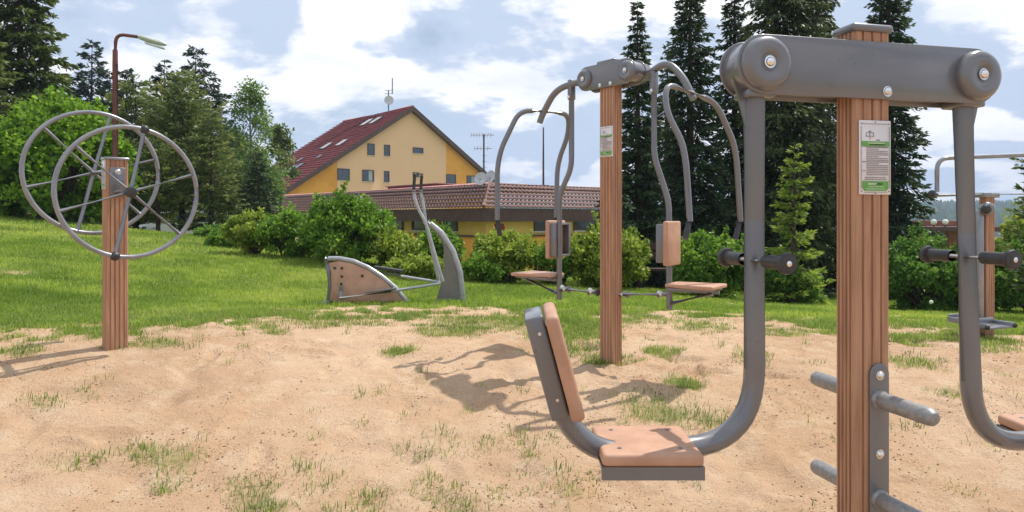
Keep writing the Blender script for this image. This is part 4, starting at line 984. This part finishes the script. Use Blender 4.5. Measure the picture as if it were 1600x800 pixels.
# row of snow guards on the left slope
sg_ = MB()
for i in range(9):
    p0 = on_plane(480 + i * 12.5, 262 - i * 7.6, AP, nl_) if False else None
for i in range(26):
    q = i / 25; pc = on_plane(492 + 100 * q, 232 - 52 * q, AP, nl_); sg_.box(pc + nl_ * .16, ridge, gdir, nl_, .16, .06, .07)
sg_.build('snow_guard', M['dkbrown'], hotel)

# ------------------------------------------------------------------ low restaurant wing with brown tiles
Ld = Vector((-.65, .76, 0)).normalized(); Rd = Vector((.76, .65, 0)).normalized(); Ec = P(756, 325, 28.2)
nL = Vector((-Ld.y, Ld.x, 0)); nL = nL if nL.y < 0 else -nL; nR = Vector((Rd.y, -Rd.x, 0)); nR = nR if nR.y < 0 else -nR
lodge = thing('restaurant_building', 'low yellow building with brown tiled roof and dark fascia in front of the hotel', 'building', (Ec.x, Ec.y + 2, -1.4))
RW = 1.55; RC = Ec + (Ld + Rd) * RW; RC.z = ZC + (HY - 288) / F * RC.y; RL, RR = 25.0, 9.5
EL = Ec + Ld * RL; ER = Ec + Rd * RR; TL = RC + Ld * (RL - RW); TR = RC + Rd * (RR - RW)
courses('roof', Ec, EL, TL, RC, 6, 760, .24, .045, .085, 'browntile', lodge)
courses('roof', Ec, ER, TR, RC, 6, 340, .24, .045, .085, 'browntile', lodge)
MB().tube([RC + UP * .03, TL + UP * .03], .07, 8).build('ridge_cap', M['pinkcap'], lodge)
MB().tube([RC + UP * .03, TR + UP * .03], .06, 8).build('ridge_cap', M['browntile'], lodge)
MB().tube([RC + UP * .03, Ec + UP * .06], .08, 8).build('hip_cap', M['browntile'], lodge)
fz = Ec.z - .01
MB().prism([Ec, EL, EL - UP * .55, Ec - UP * .55], -nL * .12).build('fascia', M['dkbrown'], lodge)
MB().prism([Ec + Rd * .13, ER, ER - UP * .55, Ec + Rd * .13 - UP * .55], -nR * .12).build('fascia', M['dkbrown'], lodge)
# wall block set back below the eaves, and a flat deck behind the ridge
ins = .55; Wc = Ec + (Ld + Rd) * ins; WL = Wc + Ld * (RL - 1); WR = Wc + Rd * (RR - .6); zt = Ec.z - .12
def atz(p, z): return Vector((p.x, p.y, z))
foot = [Wc, WR, WR + Ld * 8, Wc + (Ld + Rd) * 8, WL + Rd * 8, WL]
MB().prism([atz(p, -1.6) for p in foot], UP * (zt + 1.6)).build('wall', M['yellow'], lodge)
MB().prism([atz(p, RC.z - .12) for p in (RC, TR, TR + Ld * 6, RC + (Ld + Rd) * 6.2, TL + Rd * 6, TL)], UP * .06).build('roof_deck', M['browntile'], lodge)
pz = ZC + (HY - 371) / F * 28.5
MB().prism([atz(Wc + (nL + nR) * .04, -1.6), atz(WR + nR * .05, -1.6), atz(WR, -1.6), atz(Wc + (Ld + Rd) * .05, -1.6), atz(WL, -1.6), atz(WL + nL * .05, -1.6)], UP * (pz + 1.6)).build('plinth', M['orange'], lodge)
ledge_z = pz + .02
MB().box(atz(Wc + Ld * 4 + nL * .07, ledge_z), Ld, nL, UP, 4.2, .05, .035).box(atz(Wc + Rd * 4 + nR * .07, ledge_z), Rd, nR, UP, 4.0, .05, .035).build('ledge', M['dkbrown'], lodge)
for (q, w_, side_) in ((2.6, 1.3, 0), (4.7, 1.7, 0), (7.2, 1.7, 0), (9.6, 1.7, 0), (12.2, 1.7, 0), (3.6, 1.9, 1), (6.1, 2.0, 1), (8.2, 1.5, 1)):
    dd_, nn = ((Ld, nL), (Rd, nR))[side_]
    window(lodge, atz(Wc + dd_ * q, (zt - .1 + ledge_z + .05) / 2 - .04), dd_, nn, w_, zt - ledge_z - .52, fw=.08)
# red wall painting near the corner: plain generic irregular patch
rp = MB(); rr = random.Random(4); c0 = atz(Wc + Rd * .75 + nR * .012, ZC + (HY - 356) / F * 29)
out_ = []
for i in range(15):
    a = 2 * math.pi * i / 15; rad = rr.uniform(.18, .34); out_.append(c0 + Rd * rad * 1.15 * math.cos(a) + UP * rad * .85 * math.sin(a))
rp.prism(out_, nR * .01).build('wall_painting', M['redmark'], lodge, label='red painted mark on the yellow wall')
# pinkish hatch box on the roof
hb0 = on_plane(655, 294, RC + (Ld + Rd) * 1.5, nL)
ht = thing('roof_hatch', 'low dark red box standing behind the ridge of the brown tiled roof', 'roof box', (hb0.x, hb0.y, RC.z))
MB().box(hb0, Ld, nL, UP, 2.4, .5, .13).build('box', M['redtile'], ht); MB().box(hb0 + UP * .15, Ld, nL, UP, 2.55, .6, .02).build('lid', M['pinkcap'], ht)

# ------------------------------------------------------------------ aerials and dishes
def dish(parent, c, n_, r, name='dish'):
    n_ = Vector(n_).normalized(); prof = [(-.18 * r + .18 * r * (q * q), r * q) for q in (0, .35, .6, .8, 1.0)]; prof[0] = (prof[0][0], 0)
    mb = MB().lathe(c, n_, prof, 26).lathe(c - n_ * .012, n_, prof, 26)
    o = mb.build(name, M['dishm'], parent); MB().tube([c - UP * r, c + n_ * r * .9 - UP * r * .1], .009, 6).build('feed_arm', M['dishm'], o); return o
b0 = P(756, 289, 31); am = thing('tv_aerial', 'tall aerial with two yagi antennas beside the white dishes', 'antenna', b0)
MB().tube([b0 - UP * .3, P(756, 210, 31)], .035, 8).build('mast', M['dkbrown'], am)
for (y, w_, nn) in ((211, 20, 8), (232, 15, 5)):
    yg = MB(); yg.tube([P(756 - w_, y, 31), P(756 + w_ * .8, y, 31)], .016, 6)
    for i in range(nn): q = P(756 - w_ + i * w_ * 1.75 / nn, y, 31); yg.tube([q + Vector((.03, -.35, .06)), q + Vector((-.03, .35, -.06))], .009, 5)
    yg.build('yagi_antenna', M['grey'], am)
for i in range(4): MB().tube([P(753, 243 + i * 9, 31), P(760, 243 + i * 9, 31)], .012, 6).build('rung', M['grey'], am)
for (x, y, r, lb, nn) in ((751, 279, .30, 'satellite dish left of the aerial mast, seen face on', (-.35, -1, .35)), (765, 277, .32, 'satellite dish right of the aerial mast, turned to the left', (-.8, -.8, .35))):
    q = P(x, y, 30.7); dt = thing('satellite_dish', lb, 'satellite dish', q - UP * r, 'dishes on the brown roof'); dish(dt, q, nn, r); MB().tube([q - UP * (r + .25), q + Vector((0, .05, 0))], .02, 6).build('bracket', M['grey'], dt)
q = P(849, 291, 33); mt = thing('roof_mast', 'thin plain dark mast standing alone above the brown roof', 'mast', q); MB().tube([q - UP * .3, P(849, 199, 33)], [.05, .03], 8).build('pole', M['dkbrown'], mt); MB().box(q, (1, 0, 0), (0, 1, 0), UP, .25, .1, .06).build('base', M['grey'], mt)
rb = AP + ridge * 3.0; top_ = on_plane(607, 122, rb, Vector((0, 1, 0))); rb = Vector((top_.x, top_.y, AP.z))
ra = thing('roof_aerial', 'tall stacked aerial with a dish on the hotel ridge', 'antenna', rb); k_ = rb.y / F
MB().tube([rb - UP * .3, rb + UP * (top_.z - AP.z - 1.4)], .07, 8).build('mast', M['grey'], ra)
MB().tube([rb + UP * (top_.z - AP.z - 1.8) + Vector((.45, 0, 0)), rb + UP * (top_.z - AP.z) + Vector((.45, 0, 0))], .06, 6).build('whip_antenna', M['grey'], ra)
for z in (1.0, 1.9, 2.3): MB().tube([rb + UP * z - Vector((.4, 0, 0)), rb + UP * z + Vector((.55, 0, 0))], .035, 6).build('crossbar', M['grey'], ra)
dish(ra, rb + UP * 1.1 + Vector((.1, -.25, 0)), (.2, -1, .2), .55)

# ------------------------------------------------------------------ pavilion, lamps and car far behind
pvx = P(1470, 0, 30); pav = thing('pavilion', 'small red walled hut with flat dark roof left of the right swing tube', 'building', (pvx.x, 30, gz(pvx.x, 30)))
MB().box(P(1478, 372, 30.5) , (1, .1, 0), (-.1, 1, 0), UP, .78, 1.2, 1.0 - .25).build('wall', M['brick'], pav)
MB().box(P(1464, 357, 30), (1, .1, 0), (-.1, 1, 0), UP, 1.55, 1.8, .10).build('roof', M['dkbrown'], pav, bevel=.02)
for q in (1432, 1458): MB().tube([P(q, 360, 29), Vector((P(q, 0, 29).x, 29, gz(P(q, 0, 29).x, 29) - .3))], .06, 8).build('support_post', M['dkbrown'], pav)
for (x, lb) in ((1459, 'left one of two white globe lamps above the hut roof'), (1477, 'right one of two white globe lamps above the hut roof')):
    q = P(x, 347, 28.2); gl = thing('globe_lamp', lb, 'lamp', (q.x, q.y, gz(q.x, q.y)), 'white globe lamps')
    MB().ball(q, .115, 16).build('globe', M['dandw'], gl); MB().tube([Vector((q.x, q.y, gz(q.x, q.y) - .2)), q - UP * .09], .025, 8).build('pole', M['dkbrown'], gl)
q = P(1455, 473, 9.8); q.z = gz(q.x, q.y)
dl = thing('dandelion', 'white dandelion seed head on a tall stalk in front of the hedge', 'flower', q)
MB().tube([q - UP * .01, P(1455, 474, 9.8)], .004, 6).build('stalk', M['tuft'], dl); MB().ball(P(1455, 472, 9.8), .028, 10).build('seed_head', M['dandw'], dl)
# car
cc = P(296, 0, 26.5); cz = gz(cc.x, cc.y) + .02
car = thing('parked_car', 'white car parked behind the trunks of the olive pines', 'car', (cc.x, cc.y, cz))
cv = lambda a, z, y=0: Vector((cc.x + a, cc.y + y, cz + z))
prof = [(-2.0, .30), (-2.05, .62), (-1.9, .80), (-1.25, .92), (-.75, 1.36), (.75, 1.40), (1.45, .98), (1.98, .88), (2.05, .55), (2.0, .28)]
MB().prism([cv(a, z, -.82) for a, z in prof], Yv * 1.64).build('body', M['carwhite'], car, bevel=.07, bseg=3)
for (a, b2) in (((-1.05, .95), (-.68, 1.30)), ((.08, .95), (.08, 1.32))):
    pass
MB().prism([cv(-1.05, .96, -.83), cv(-.70, 1.30, -.83), cv(-.02, 1.32, -.83), cv(-.02, .96, -.83)], Yv * .02).build('side_window', M['glass'], car)
MB().prism([cv(.05, .96, -.83), cv(.05, 1.32, -.83), cv(.70, 1.31, -.83), cv(1.2, .98, -.83)], Yv * .02).build('side_window', M['glass'], car)
for a in (-1.25, 1.3):
    wl_ = MB().lathe(cv(a, .31, -.86), Yv, [(0, 0), (0, .20), (-.0, .31), (.2, .31), (.2, 0)], 24).build('wheel', M['black'], car)
    MB().lathe(cv(a, .31, -.875), Yv, [(0, 0), (0, .19), (.02, .20)], 20).build('rim', M['silver'], wl_)
# dark timber bench below the spruces
bq = P(1036, 0, 12.6); bz = gz(bq.x, bq.y); bn_ = thing('garden_bench', 'dark wooden bench in the shade between shrub and chest press seat', 'bench', (bq.x, bq.y, bz))
for z in (.40, .62, .80): MB().box((bq.x, bq.y + (0 if z < .5 else .2), bz + z), (1, 0, 0), (0, 1, 0), UP, .45, .16 if z < .5 else .02, .02 if z < .5 else .06).build('seat' if z < .5 else 'back_slat', M['dkbrown'], bn_)
for s_ in (-.4, .4): MB().box((bq.x + s_, bq.y + .1, bz + .4), (1, 0, 0), (0, 1, 0), UP, .03, .12, .42).build('leg', M['dkbrown'], bn_)
